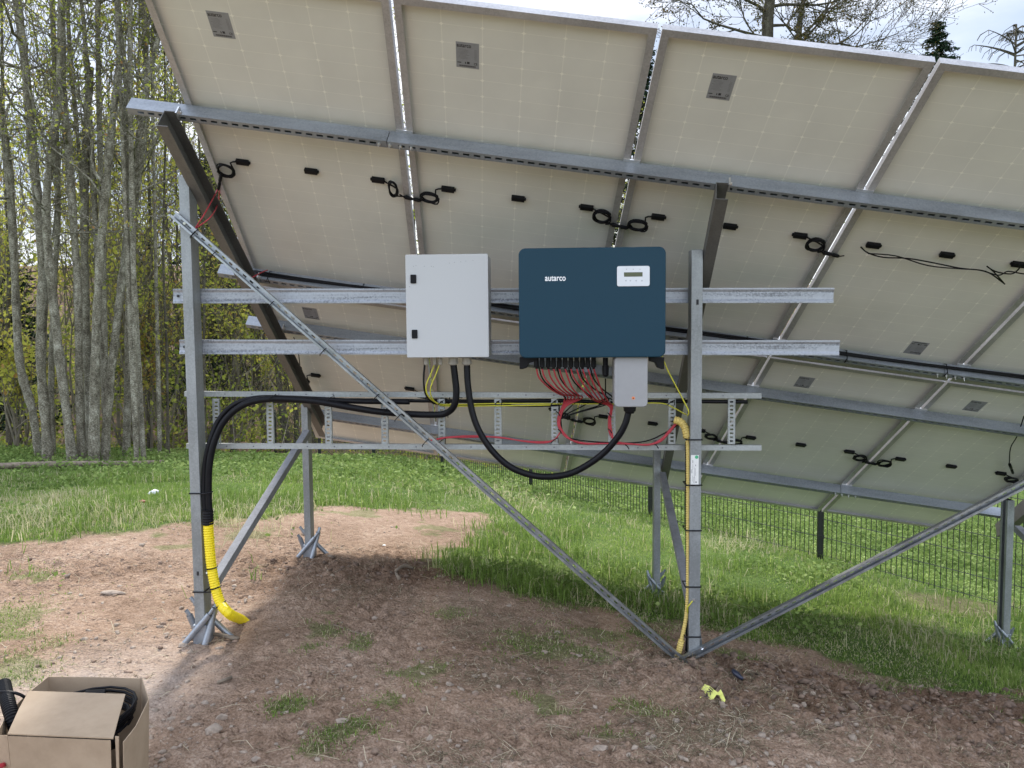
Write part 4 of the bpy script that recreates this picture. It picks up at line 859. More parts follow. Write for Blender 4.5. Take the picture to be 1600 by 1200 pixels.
# ------------------------------------------------------------------ conduits
gy0 = ground_hit(386, 974); ge = V3(gy0[0], gy0[1], Hs(*gy0))
YP = thing('yellow_pipe', 'yellow corrugated pipe curving from the left post into the ground', 'pipe', ge)
m_ = MB(); m_.ribbed([F(325, 812, .045), F(327, 845, .045), F(330, 880, .05), (F(336, 915, .06)), F(345, 943, .08), F(360, 960, .10), ge + V3(-.03, .0, .012), ge + V3(.03, .02, -.06)], .0285, .0140, .09, 18); obj('pipe', m_, m_yel, YP, smooth=False)
m_ = MB(); m_.ribbed([F(324.5, 796, .045), F(324.8, 806, .045), F(325, 820, .045)], .0315, .014, .07, 16); obj('sleeve', m_, m_blk, YP)
for (x_, y_, o_, sl_) in ((330.7, 887, .052, .15), (337, 918, .061, .3), (345.5, 944, .081, .75)):
    c = F(x_, y_, o_); m_ = MB(); P = [c + .0305 * (cos(a) * nrm(FE + UP * sl_) + sin(a) * FN) for a in np.linspace(0, 2 * pi, 15)]; m_.tube(P, .0035, 5, 1); obj('cable_tie', m_, m_blk, YP)
def post_tie(par, pc, w, d, y_, x_, dz=0, ext=0):
    c = F(x_, y_, .05); z = c[2]; m_ = MB(); P = [FS(pc - w / 2 - .003 - ext, .054, z - CZ - FP0[2] + CZ), FS(pc + w / 2 + .003, .054, z - CZ), FS(pc + w / 2 + .003, -.05, z - CZ), FS(pc - w / 2 - .003 - ext, -.05, z - CZ), FS(pc - w / 2 - .003 - ext, .054, z - CZ)]
    P[0] = P[4]; m_.tube(P, .004, 6, 1); obj('cable_tie', m_, m_blk, par)
for y_ in (771, 925): post_tie(P1t, -2.781, .057, .1, y_, 310, ext=0)
for (x_, y_) in ((327, 771), (333, 925)): 
    m_ = MB(); m_.tube([F(312, y_ + .5, .053), F(x_ - 4, y_, .075), F(x_ + 6, y_ - 3, .07)], .004, 6, 2); obj('cable_tie', m_, m_blk, P1t)
for y_ in (687, 758, 829, 917, 995): post_tie(P2t, -.009, .06, .1, y_, 1085, ext=.018)
BC = thing('beige_conduit', 'beige corrugated conduit running down the left side of the right rear post', 'conduit', F(1058, 1030, .03))
m_ = MB(); m_.ribbed([F(1054, 656, -.02), F(1063, 659, -.01), F(1070, 668, .0), F(1074, 684, .01)], .0225, .014, .13, 14)
m_.ribbed([F(1074, 682, .01), F(1075, 720, .02), F(1075, 800, .02), F(1075, 900, .02), F(1074, 940, .02), F(1072, 965, .02), F(1068, 985, .02), F(1064, 1003, .02)], .0115, .013, .15, 12)
m_.ribbed([F(1065, 1000, .02), F(1062, 1012, .02), F(1057, 1034, .02)], .018, .013, .13, 12); obj('pipe', m_, m_beige, BC)
m_ = MB(); m_.tube([F(1073, 690, -.02), F(1073, 800, -.02), F(1074, 900, -.01), F(1074, 1000, 0), F(1070, 1030, 0)], .009, 8, 2); obj('black_cable', m_, m_cable, smooth=True, label='black cable running down behind the beige conduit at the right post', cat='cable')
# sticker on the right post
s0, s1 = F(1079.5, 711, .051), F(1091.5, 757, .051); sc_ = (s0 + s1) / 2; hw, hh = (s1 - s0) @ FE / 2, (s0[2] - s1[2]) / 2
m_ = MB(); m_.box(sc_, (FE, FN, UP), (hw, .0006, hh)); st = obj('sticker', m_, m_paper, P2t)
m_ = MB(); m_.disc(sc_ + FE * (hw * .45) + UP * (hh * .86) + FN * .0003, FN, .0095, .0008, 18); obj('green_dot', m_, m_green, st)
m_ = MB(); 
for (a, b, l_) in ((-.5, .55, .10), (-.5, .2, .2), (-.72, -.1, .13), (.2, .30, .05), (-.1, -.2, .35), (.2, -.15, .25), (-.3, -.7, .22), (0, -.72, .2), (-.6, -.6, .2)):
    m_.box(sc_ + FE * hw * a + UP * hh * b + FN * .0008, (FE, FN, UP), (.0014 if l_ < .2 else .0006, .0002, hh * l_))
m_.box(sc_ + FE * hw * .35 - UP * hh * .84 + FN * .0008, (FE, FN, UP), (.003, .0002, .004)); obj('handwriting', m_, m_gprint, st)

# ------------------------------------------------------------------ cardboard box and its contents
ZB = CZ - 1.285
def bx(px, py, z=ZB): d = ray(px, py); return EYE + d * ((z - CZ) / d[2])
rim = [bx(75, 1057), bx(148, 1056), bx(221, 1060), bx(233, 1090), bx(212, 1130), bx(193, 1160), bx(173, 1157), bx(12, 1150), bx(-8, 1140), bx(8, 1110), bx(44, 1081)]
BOX = thing('cardboard_box', 'open brown cardboard box of black cable at the bottom left corner', 'box', V3(np.mean([p[0] for p in rim]), np.mean([p[1] for p in rim]), Hs(-1.45, 2.8)))
zg = Hs(-1.45, 2.8) - .01; cen = np.mean(rim, axis=0)
def wall(pts, name, th=.005, zb=None):
    m_ = MB(); n = len(pts); vs = []
    for p in pts:
        q = cen + (p - cen) * .93; i_ = p + (cen - p) * .012; qi = q + (cen - q) * .012
        vs += [p, V3(q[0], q[1], zg), V3(qi[0], qi[1], zg), i_]
    fs = []
    for i in range(n - 1): a = i * 4; b = a + 4; fs += [(a, a + 1, b + 1, b), (a + 2, a + 3, b + 3, b + 2), (a + 3, a, b, b + 3)]
    fs += [(0, 3, 2, 1), (4 * n - 4, 4 * n - 3, 4 * n - 2, 4 * n - 1)]
    m_.add(vs, fs); return obj(name, m_, m_card, BOX)
wall([rim[10] - UP * .002, rim[0], rim[1] - UP * .004, rim[2]], 'back_wall'); wall([rim[2] + V3(.003, 0, .003), rim[3] - UP * .006, rim[4] - UP * .012, rim[5]], 'side_wall'); wall([rim[6], rim[7]], 'front_wall'); wall([rim[7] + V3(-.004, .004, 0), rim[8] - UP * .02, rim[9] - UP * .02, rim[10]], 'side_wall')
m_ = MB(); f0, f1, f2, f3 = rim[7] + UP * .004, rim[6] + V3(.008, 0, .004), bx(196, 1086, ZB + .02), bx(45, 1081, ZB + .012); mid0 = (f0 + f3) / 2 + UP * .006; mid1 = (f1 + f2) / 2 + UP * .003
t3 = UP * .004; m_.add([f0, f1, mid1, f2, f3, mid0, f0 + t3, f1 + t3, mid1 + t3, f2 + t3, f3 + t3, mid0 + t3], [(0, 5, 2, 1), (5, 4, 3, 2), (6, 7, 8, 11), (11, 8, 9, 10), (0, 1, 7, 6), (1, 2, 8, 7), (2, 3, 9, 8), (3, 4, 10, 9), (4, 5, 11, 10), (5, 0, 6, 11)]); obj('flap', m_, m_card, BOX)
m_ = MB(); a, b = rim[5] + V3(-.02, .01, 0), rim[6] + V3(.012, .004, .01); m_.add([b, a + UP * .012, V3(a[0] - .01, a[1], zg), V3(b[0], b[1], zg), b + V3(0, .004, 0), a + V3(0, .004, .012), V3(a[0] - .01, a[1] + .004, zg), V3(b[0], b[1] + .004, zg)], [(0, 1, 2, 3), (7, 6, 5, 4), (0, 4, 5, 1), (1, 5, 6, 2)]); obj('torn_flap', m_, m_card, BOX)
m_ = MB(); m_.add([V3(p[0], p[1], zg + .004) for p in [cen + (q - cen) * .92 for q in rim]], [tuple(range(11))]); obj('floor', m_, m_card, BOX)
cc = cen + V3(.02, .03, 0)
m_ = MB(); P = []
for i in range(7 * 16): a = i / 16 * 2 * pi; r_ = .150 + .004 * sin(i * .37) + .0025 * (i // 16); P.append(V3(cc[0] + r_ * .95 * cos(a), cc[1] + r_ * sin(a), ZB - .055 + .006 * (i // 16) + .004 * sin(i * .21)))
m_.tube(P, .0048, 7, 1); P = []
for i in range(5 * 16): a = i / 16 * 2 * pi; r_ = .128 + .004 * sin(i * .5) - .002 * (i // 16); P.append(V3(cc[0] + .01 + r_ * cos(a), cc[1] + r_ * sin(a) * .97, ZB - .075 + .007 * (i // 16)))
m_.tube(P, .0048, 7, 1); obj('cable_coil', m_, m_cable, smooth=True, label='coil of black cable inside the cardboard box', cat='cable coil')
obj('pipe_fitting', MB().tube([V3(cc[0] - .06, cc[1] + .10, ZB - .03), V3(cc[0] + .0, cc[1] + .12, ZB - .035)], .03, 12, 1), m_blk, label='small black fitting at the back of the box behind the flap', cat='fitting')
obj('pipe_fitting', MB().tube([V3(cc[0] + .03, cc[1] - .08, ZB - .11), V3(cc[0] + .12, cc[1] - .04, ZB - .10)], .035, 12, 1), m_blk, label='larger black fitting inside the cable coil at the right of the box', cat='fitting')
m_ = MB(); m_.ribbed([bx(6, 1069, ZB + .03), bx(13, 1100, ZB + .01), bx(24, 1135, ZB - .05), bx(34, 1165, ZB - .16)], .0235, .008, .12, 16); BP = obj('black_pipe', m_, m_blk, label='black corrugated pipe sticking out of the left of the cardboard box', cat='pipe')
m_ = MB(); m_.tube([bx(-30, 1078, ZB + .02), bx(0, 1081, ZB + .04), bx(25, 1083, ZB + .03), bx(42, 1092, ZB + .0), bx(60, 1110, ZB - .05)], .0055, 8, 4); obj('black_cable', m_, m_cable, smooth=True, label='thick black cable hanging over the left rim of the box', cat='cable')
m_ = MB(); m_.tube([bx(-30, 1204, ZB - .1), bx(0, 1197, ZB - .1), bx(10, 1193, ZB - .12)], .008, 8, 3); obj('red_cable', m_, m_red, smooth=True, label='red cable end at the bottom left corner beside the box', cat='cable')

# ------------------------------------------------------------------ yellow tape and litter
g0 = ground_hit(1108, 1082); tz = Hs(*g0) + .034
def tp(px, py, dz=0.): d = ray(px, py); z = tz + dz; return EYE + d * ((z - CZ) / d[2])
m_ = MB(); T = [(tp(1101, 1069, .03), tp(1089, 1087, .0)), (tp(1109, 1072, .035), tp(1098, 1093, .006)), (tp(1116, 1078, .03), tp(1106, 1095, .01)), (tp(1122, 1082, .022), tp(1114, 1093, .008)), (tp(1126, 1077, .03), tp(1119, 1085, .015)), (tp(1129, 1082, .02), tp(1124, 1086, .008)), (tp(1134, 1095, .0), tp(1129, 1099, -.004))]
vs = [p for ab in T for p in ab]; vs += [v + V3(0, .0005, -.0015) for v in vs]; k = len(T) * 2
m_.add(vs, [(2 * i, 2 * i + 2, 2 * i + 3, 2 * i + 1) for i in range(len(T) - 1)] + [(k + 2 * i, k + 2 * i + 1, k + 2 * i + 3, k + 2 * i + 2) for i in range(len(T) - 1)])
TAPE = obj('warning_tape', m_, simple('yellow_tape', (.72, .74, .20), .5, var=.08), label='torn scrap of yellow printed tape on the soil below the right post', cat='tape')
ex_t = nrm(T[3][1] - T[0][0]); 
A_, B_ = T[0][0], T[0][1]; dn = nrm(B_ - A_); rt = nrm(tp(1112, 1079, .032) - A_); nn = nrm(np.cross(rt, dn)); nn = nn if nn[2] > 0 else -nn
tx = place(text_mb('IKA', .058, .0002), T[1][0] * .55 + T[2][0] * .45 + dn * .006 + nn * .012, dn * .80, rt * .95, nn)
obj('print', tx, m_black, TAPE)
def scrap(px, py, r, mat, label, name='litter', seed=0, flat=.5):
    q = ground_hit(px, py); v, f = pebble(r, seed, flat); return obj(name, MB().add(v + [q[0], q[1], Hs(*q) + r * .3], f), mat, label=label, cat='litter')
scrap(1136, 1063, .020, simple('grey_cap', (.38, .42, .48), .4), 'small grey plastic cap on the soil right of the right post', seed=4, flat=.9)
scrap(1117, 1053, .011, m_black, 'tiny black scrap with a white spot beside the right post foot', seed=5)
m_ = MB(); q = ground_hit(1151, 1078); qz = Hs(*q); m_.tube([V3(q[0] - .012, q[1] + .03, qz + .03), V3(q[0], q[1], qz + .022), V3(q[0] + .022, q[1] - .03, qz + .01)], [.012, .016, .008], 8, 3); obj('litter', m_, simple('dark_blue_plastic', (.015, .02, .04), .3), smooth=True, label='dark blue plastic piece on the soil right of the yellow tape', cat='litter')
scrap(240, 776, .07, m_litter, 'crumpled white litter in the grass left of the left post', seed=11, flat=.6); scrap(222, 787, .045, simple('red_litter', (.35, .10, .08), .6), 'reddish litter beside the white litter in the grass', seed=12)
scrap(600, 849 - 0, .018, m_litter, 'white flake in the soil behind the left posts', seed=13)

# ------------------------------------------------------------------ fence
A_f, d_f, b_f = 829, -.150, 35.
def fpt(n): 
    k = 1 + d_f * n; px = (829 + b_f * n) / k; Y = 12.5 * k; p = at(px, 700, Y); return p[0], p[1]
FEN = thing('wire_fence', 'black welded wire mesh fence on dark posts running behind the array', 'fence', (fpt(0)[0], fpt(0)[1], Hs(*fpt(0))))
xs = list(range(-4, 4)); HF = 1.25
for n in xs + [4]:
    x_, y_ = fpt(n); z = Hs(x_, y_); m_ = MB(); m_.box((x_, y_, z + HF / 2), AX, (.03, .02, HF / 2 + .04)); m_.box((x_, y_ - .024, z + .25), AX, (.034, .004, .02)); obj('fence_post', m_, m_fence, FEN)
for n in xs:
    (xa, ya), (xb, yb) = fpt(n), fpt(n + 1); Ln = math.hypot(xb - xa, yb - ya); m_ = MB(); c = int(Ln / .055); za, zb_ = Hs(xa, ya), Hs(xb, yb)
    tt_ = (np.arange(c + 1) + .5) / (c + 1); X_ = xa + (xb - xa) * tt_; Y_ = ya + (yb - ya) * tt_
    for t_, x1, y1 in zip(tt_, X_, Y_): zz = za + (zb_ - za) * t_; m_.tube([V3(x1, y1, zz + .02), V3(x1, y1, zz + HF)], .0042, 4, 1, caps=False)
    for h_ in (.05, .25, .45, .65, .85, 1.05, 1.22): m_.tube([V3(xa, ya - .006, za + h_), V3(xb, yb - .006, zb_ + h_)], .0035, 4, 1, caps=False)
    obj('mesh_panel', m_, m_fence, FEN)
for (px, Y) in ((391, 30), (496, 26), (540, 24)):
    p = at(px, 700, Y); z = H0(np.array([p[0]]), np.array([p[1]]))[0]; m_ = MB(); m_.box((p[0], p[1], z + .7), AX, (.05, .04, .8)); m_.tube([V3(p[0], p[1], z + 1.5), V3(p[0], p[1], z + 1.56)], .06, 8, 1)
    obj('boundary_post', m_, m_fence, label={391: 'small dark post at the wood edge just right of the left post', 496: 'dark stub post seen below the leftmost lower panel', 540: 'dark stub post right of the leftmost lower panel corner'}[px], cat='post', group='dark posts far behind')

# ------------------------------------------------------------------ trees
class TB:
    """collects branch tubes (fast) and leaf points"""
    def __init__(s): s.V = []; s.Q = []; s.k = 0; s.L = []
    def tube(s, P, R, seg):
        P = np.asarray(P, float); R = np.asarray(R, float); n = len(P); T = np.gradient(P, axis=0); T /= (np.linalg.norm(T, axis=1)[:, None] + 1e-9)
        ref = np.array([0., 1, .1]) if abs(T[0][1]) < .9 else np.array([1., 0, 0]); U = np.cross(T, ref); U /= (np.linalg.norm(U, axis=1)[:, None] + 1e-9); W = np.cross(T, U)
        an = np.arange(seg) * 2 * pi / seg; ring = P[:, None] + R[:, None, None] * (np.cos(an)[None, :, None] * U[:, None] + np.sin(an)[None, :, None] * W[:, None])
        s.V.append(ring.reshape(-1, 3)); i, j = np.meshgrid(np.arange(n - 1), np.arange(seg), indexing='ij'); j2 = (j + 1) % seg
        s.Q.append((np.stack([i * seg + j, i * seg + j2, (i + 1) * seg + j2, (i + 1) * seg + j], -1)).reshape(-1, 4) + s.k); s.k += n * seg
    def build(s, name, mat, parent, origin): return fastmesh(name, np.concatenate(s.V) - origin, np.concatenate(s.Q), None, mat, None, True, parent)
def rand_dir(q, up=.2): v = V3(q.gauss(0, 1), q.gauss(0, 1), q.gauss(0, 1)); v = nrm(v); v[2] += up; return nrm(v)
def grow(tb, q, p, d, L_, r, lev, leafp, curl=.25, up=.08, kids=(5, 4, 3), droop=0):
    n = 5 if lev else 7; P = [p]; dd = d.copy()
    for i in range(n): dd = nrm(dd + V3(q.gauss(0, curl), q.gauss(0, curl), q.gauss(0, curl) + up - droop)); P.append(P[-1] + dd * L_ / n)
    R = np.maximum(np.linspace(r, r * .35, n + 1), .0065); tb.tube(P, R, 6 if r > .03 else (4 if r > .012 else 3))
    if lev == 0 or r < .004:
        for i in range(leafp): tb.L.append(P[q.randint(2, n)] + V3(q.gauss(0, .07), q.gauss(0, .07), q.gauss(0, .06)))
        return
    for i in range(kids[min(len(kids) - 1, 3 - lev)] if lev <= 3 else 5):
        j = q.randint(2, n); a = nrm(nrm(P[j] - P[j - 1]) + rand_dir(q, up) * q.uniform(.6, 1.1)); grow(tb, q, P[j], a, L_ * q.uniform(.45, .7), R[j] * q.uniform(.5, .75), lev - 1, leafp, curl, up, kids, droop)
def make_tree(name, label, paths, q, bark, nbr=16, blen=1.8, lev=2, leafp=4, leaf=.06, lmat=None, tint=(.55, .2), group=None, hmin=.25, cat='tree', up=.1, kids=(4, 4, 3)):
    """paths: list of (points, radii) for stems"""
    base = np.asarray(paths[0][0][0]); t = thing(name, label, cat, base, group); tb = TB()
    for (P, R) in paths:
        PP_, RR = spline([np.asarray(a, float) for a in P], list(R), 5); PP_ = np.array(PP_); RR = np.array(RR) * (1 + .10 * np.array([q.gauss(0, 1) for _ in RR])); 
        RR[:3] *= np.array([1.35, 1.15, 1.05])[:min(3, len(RR))] if P is paths[0][0] else 1
        tb.tube(PP_, RR, 10)
        zt = np.linspace(0, 1, len(PP_))
        for i in range(nbr):
            j = int((hmin + (1 - hmin) * q.random()) * (len(PP_) - 1)); r = RR[j] * q.uniform(.18, .42); a = nrm(V3(q.gauss(0, 1), q.gauss(0, 1), q.uniform(.1, 1.2)))
            grow(tb, q, PP_[j], a, blen * q.uniform(.5, 1.3), max(.006, r), lev, leafp, .25, up, kids)
    tb.build('trunk', bark, t, base)
    if tb.L:
        Lp = np.array(tb.L) - base; Vv, Qq = leafquads(Lp, leaf, .9); nn_ = len(Lp); ti = np.clip(rng.normal(tint[0], tint[1], nn_), 0, .86); ti = np.where(rng.uniform(0, 1, nn_) < .05, rng.uniform(.88, 1, nn_), ti)
        fastmesh('crown', Vv, Qq, None, lmat or m_leaf, np.repeat(ti, 4), False, t)
    return t
q = random.Random(5)
DT = 15.5
def stem(pts, w0, w1, Y=DT, dy=0):
    w0 *= .88; w1 *= .85
    n = len(pts); P = []; R = []
    for i, (px, py) in enumerate(pts):
        Yi = Y + dy * i / n; p = at(px, py, Yi); P.append(p); R.append((w0 + (w1 - w0) * i / (n - 1)) / 2 / FPX * Yi)
    P[0] = V3(P[0][0], P[0][1], H0(np.array([P[0][0]]), np.array([P[0][1]]))[0] - .15); return P, R
near = [
 ('thick lichened trunk leaning left, nearest the left edge of the photo', [stem([(64, 722), (50, 640), (30, 560), (22, 400), (12, 250), (-8, 120), (-30, -30)], 15, 12, 15.8)], 8),
 ('tall lichened tree left of the clump, its trunk bending near the top left corner', [stem([(76, 722), (70, 640), (64, 560), (67, 400), (52, 250), (40, 110), (27, 0), (18, -120)], 17, 15, 15.2)], 12),
 ('slim straight trunk just right of the bent tall trunk', [stem([(82, 720), (80, 600), (84, 470), (90, 330), (88, 200), (84, 70), (78, -80)], 11, 8, 16.2)], 12),
 ('pale trunk curving left at its foot, left side of the tight clump', [stem([(115, 719), (101, 620), (93, 560), (80, 440), (76, 400), (72, 330), (78, 250), (92, 150), (97, 0), (99, -100)], 16, 12, 15.0)], 14),
 ('straight pale trunk in the middle of the tight clump', [stem([(128, 719), (124, 600), (122, 470), (117, 380), (108, 250), (98, 130), (96, 0), (95, -120)], 14, 11, 15.2)], 12),
 ('thin dark trunk hidden in the middle of the clump', [stem([(137, 718), (137, 600), (136, 470), (132, 350), (120, 200), (108, 60), (104, -60)], 9, 7, 16.2)], 8),
 ('stout pale trunk in the clump that forks high above the rail end', [stem([(146, 719), (148, 600), (152, 480), (158, 380), (168, 270), (178, 170), (187, 90)], 17, 11, 15.0), stem([(187, 92), (184, 50), (180, 0), (176, -100)], 9, 6, 15), stem([(187, 92), (203, 50), (216, 0), (230, -80)], 9, 6, 15)], 10),
 ('pale trunk leaning right on the right side of the tight clump', [stem([(161, 719), (170, 620), (180, 530), (190, 440), (203, 330), (208, 270), (222, 190), (232, 110), (247, 60), (262, -60)], 15, 9, 15.3), stem([(207, 290), (198, 210), (196, 120), (186, 20), (180, -60)], 9, 6, 15.4)], 12),
 ('mossy trunk with a high fork above the middle of the clump', [stem([(139, 640), (134, 500), (132, 400), (133, 300), (136, 200), (141, 105)], 14, 13, 15.9), stem([(141, 107), (132, 50), (112, 0), (95, -60)], 9, 7, 15.9), stem([(141, 107), (153, 60), (161, 0), (168, -90)], 10, 8, 15.9)], 10),
 ('tree with a trunk leaning right behind the jutting rail end', [stem([(196, 700), (200, 560), (203, 420), (214, 300), (228, 180), (228, 100), (224, 0), (222, -60)], 12, 8, 16.6), stem([(228, 175), (238, 90), (249, 60), (262, -20)], 7, 4, 16.6)], 12)]
for lb, ps, nb in near: make_tree('lichened_tree', lb, ps, q, m_bark, nbr=nb, blen=1.7, lev=2, leafp=6, leaf=.06, tint=(.5, .22), group='grey lichened trees in the clump at the left', hmin=.45)
# second line trees with visible place of their own
second = [(262, 17, 5, 'thin tree just left of the left post'), (322, 19, 5, 'thin tree seen between the left post and the left rafter, closest to the post'), (232, 20, 6, 'thin dark tree between the clump and the left post'), (205, 22, 6, 'thin tree close behind the right side of the clump'),
          (362, 21, 6, 'thin grey tree behind the arching black cables'), (395, 24, 6, 'thin grey tree by the dark post at the wood edge'), (14, 18, 8, 'mossy tree at the very left edge'), (276, 24, 5, 'slender tree hidden close behind the left post'), (445, 26, 7, 'thin tree under the lower left panel corner')]
for (px, Y, w_, lb) in second:
    lean = q.uniform(-12, 12); make_tree('woodland_tree', lb, [stem([(px, 712), (px + lean * .3, 560), (px + lean * .6 + q.uniform(-5, 5), 400), (px + lean, 220), (px + lean * 1.4, 40), (px + lean * 1.6, -80)], w_, w_ * .55, Y)], q, m_bark2, nbr=16, blen=2.0, lev=2, leafp=6, leaf=.085, tint=(.45, .2), group='thin trees at the edge of the wood', hmin=.2)

# thin trees deep in the wood: 4 kinds, copied
protos = []
for i in range(4):
    x0 = [-16, -11, -7, -20][i]; y0 = [24, 27, 23, 28][i]; z0 = float(H0(np.array([x0]), np.array([y0]))[0]); h_ = 11 + 2 * i
    P = [V3(x0, y0, z0 - .1)]; 
    for j in range(6): P.append(P[-1] + V3(q.gauss(0, .16), q.gauss(0, .16), h_ / 6))
    protos.append(make_tree('deep_wood_tree', 'thin grey tree with sparse yellow green leaves deep in the wood', [(P, np.linspace(.075 + .012 * i, .02, 7))], q, m_bark2, nbr=26, blen=2.4, lev=2, leafp=6, leaf=.085, tint=(.42, .22), group='thin trees deep in the wood', hmin=.12))
def copy_tree(o, loc, rz, s):
    c = o.copy(); COL.objects.link(c); c.location = loc; c.rotation_euler = (0, 0, rz); c.scale = (s, s, s)
    for ch in o.children: d = ch.copy(); COL.objects.link(d); d.parent = c
    return c
spots = []
for i in range(44):
    Y = q.uniform(21, 44); px = q.uniform(-260, 1000) if i % 3 else q.uniform(-200, 480); X = (px - 800) / FPX * Y
    if px < 300 and (Y < 27 or i % 5 == 0): continue
    spots.append((X, Y))
for px in (560, 620, 655, 700, 760, 850, 930, 975, 1010, 1050): Y = q.uniform(30, 38); spots.append(((px + q.uniform(-12, 12) - 800) / FPX * Y, -Y))
for i in range(26): Y = q.uniform(34, 50); spots.append(((q.uniform(1000, 1750) - 800) / FPX * Y, Y))
for (X, Y) in spots:
    big = Y < 0; Y = abs(Y)
    z = float(H0(np.array([X]), np.array([Y]))[0]); copy_tree(protos[q.randint(0, 3)], (X, Y, z - .1), q.uniform(0, 6.28), q.uniform(.95, 1.1) if big else (q.uniform(.6, 1.05) if X < -4 else q.uniform(.45, .8)))
# undergrowth: twigs and small leaves that read as one mass
nT = 42000; Y = 18 + 26 * rng.uniform(0, 1, nT) ** .8; X = (rng.uniform(-300, 1800, nT) - 800) / FPX * Y
keepm = (X < 2) | (Y > 30); X, Y = X[keepm], Y[keepm]; z = H0(X, Y) + rng.exponential(1.5, len(X)).clip(0, 7); nT = len(X)
az = rng.uniform(0, 6.28, nT); l = rng.uniform(.3, 1.5, nT); D = np.stack([np.cos(az) * .6, np.sin(az) * .6, rng.uniform(.0, 1.2, nT)], 1) * l[:, None]; P = np.stack([X, Y, z], 1)
S = np.stack([np.ones(nT), np.zeros(nT), np.zeros(nT)], 1) * (rng.uniform(.004, .012, nT))[:, None]; Vv = np.stack([P - S, P + S, P + D], 1).reshape(-1, 3)
tw = fastmesh('undergrowth_twigs', Vv, None, np.arange(nT * 3).reshape(-1, 3), m_twig); setp(tw, kind='stuff', label='tangle of bare twigs filling the floor of the wood', cat='undergrowth')
nL = 300000; Y = 17.5 + 28 * rng.uniform(0, 1, nL) ** .8; X = (rng.uniform(-300, 1800, nL) - 800) / FPX * Y; hh_ = rng.exponential(2.2, nL).clip(0, 10); cl = fbm(X * 1. + hh_ * .7, Y * .6 + hh_ * 1.3, .9, 3, 131)
keepm = ((X < 2) | (Y > 31)) & (cl > -.02); X, Y, hh_ = X[keepm], Y[keepm], hh_[keepm]
Vv, Qq = leafquads(np.stack([X, Y, H0(X, Y) + hh_], 1), .10, .9)
und = fastmesh('undergrowth_leaves', Vv, Qq, None, m_leaf, np.repeat(np.clip(rng.normal(.28, .22, len(X)), 0, .85), 4)); setp(und, kind='stuff', label='yellow green young leaves of bushes filling the wood', cat='undergrowth')
# yellow flowering bushes in the wood
for (px, py, Y, s, lb) in ((205, 405, 18.5, .9, 'bright yellow green bush between the clump and the left post'), (120, 400, 19, .8, 'yellow green bush seen through the clump'), (232, 592, 20, .7, 'orange yellow bush low right of the clump'), (20, 600, 17.5, 1.0, 'yellow bush at the left edge behind the trunks'), (32, 470, 19, .9, 'yellow green bush behind the second trunk from the left edge'), (180, 480, 20, .9, 'yellow green bush behind the right side of the clump'),
    (245, 350, 21, .9, 'tall yellow green bush just left of the left post'), (360, 520, 22, .9, 'olive bush framed by the ladder and the left rafter')):
    c = at(px, py, Y); gz = H0(np.array([c[0]]), np.array([c[1]]))[0]; t = thing('bush', lb, 'bush', (c[0], c[1], gz), 'yellow green bushes in the wood'); tb = TB(); base = V3(c[0], c[1], gz)
    for i in range(5): grow(tb, q, base, nrm(V3(q.gauss(0, .22), q.gauss(0, .22), 1)), (c[2] - gz) * q.uniform(.8, 1.25), .03, 3, 7, .14, .25, (4, 4, 4))
    tb.build('stems', m_twig, t, base); Lp = np.array(tb.L) - base; Vv, Qq = leafquads(Lp, .10, .9); fastmesh('foliage', Vv, Qq, None, m_leaf, np.repeat(np.clip(rng.normal(.72 if 'orange' not in lb else .86, .1, len(Lp)), 0, .93), 4), False, t)
# fallen log
P = [at(px, py, Y) for px, py, Y in ((-40, 733, 13.6), (60, 725, 14.0), (130, 723, 14.1), (200, 719, 14.4), (255, 716, 14.8))]
P = [V3(p[0], p[1], Hs(p[0], p[1]) + .10) for p in P]; obj('fallen_log', MB().tube(P, [.055, .06, .055, .05, .035], 9, 4), m_log, smooth=True, label='long grey fallen log at the foot of the clump of trees', cat='log')
# trees over the top edge of the array, right
def q_at(px, py, Y): return at(px, py, Y)
def ground_pt(px, Y): p = at(px, 700, Y); return V3(p[0], p[1], H0(np.array([p[0]]), np.array([p[1]]))[0] - .1)
OY = 24
gb = ground_pt(1198, OY); T_ = [gb, gb * .5 + at(1199, 60, OY) * .5, at(1199, 65, OY), at(1203, 0, OY), at(1206, -80, OY), at(1206, -200, OY)]
oak = thing('budding_tree', 'dark trunked tree coming into leaf above the top edge of the panels', 'tree', gb); tb = TB(); Pp, Rr = spline(T_, [.30, .24, .17, .15, .12, .05], 5); tb.tube(Pp, np.array(Rr), 10); qq = random.Random(11)
for (p0_, p1_, r) in [((1200, 60), (1085, 8), .05), ((1200, 20), (1110, -20), .05), ((1201, 70), (1120, 50), .03), ((1202, 40), (1290, 20), .05), ((1203, 10), (1310, -40), .05), ((1200, 80), (1260, 60), .04)]:
    a = at(*p0_, OY); b = at(*p1_, OY + qq.uniform(-1.5, 1.5)); grow(tb, qq, a, nrm(b - a), np.linalg.norm(b - a) * 1.1, r, 3, 7, .16, .04, (8, 6, 5))
tb.build('trunk', m_bark2, oak, gb); Lp = np.array(tb.L) - gb; Vv, Qq = leafquads(Lp, .06, .9); fastmesh('crown', Vv, Qq, None, leaf_mat('budding_leaves', [(0, (.03, .035, .01)), (.6, (.09, .09, .02)), (1, (.16, .10, .03))], .4), np.repeat(rng.uniform(0, 1, len(Lp)), 4), False, oak)
gb = ground_pt(1252, 25); tr2 = thing('budding_tree', 'many-branched bare tree right of the dark trunk above the panels', 'tree', gb); tb = TB(); T_ = [gb, at(1250, 300, 25), at(1248, 60, 25), at(1262, -30, 25), at(1270, -120, 25)]; Pp, Rr = spline(T_, [.16, .12, .09, .06, .03], 5); tb.tube(Pp, np.array(Rr), 8)
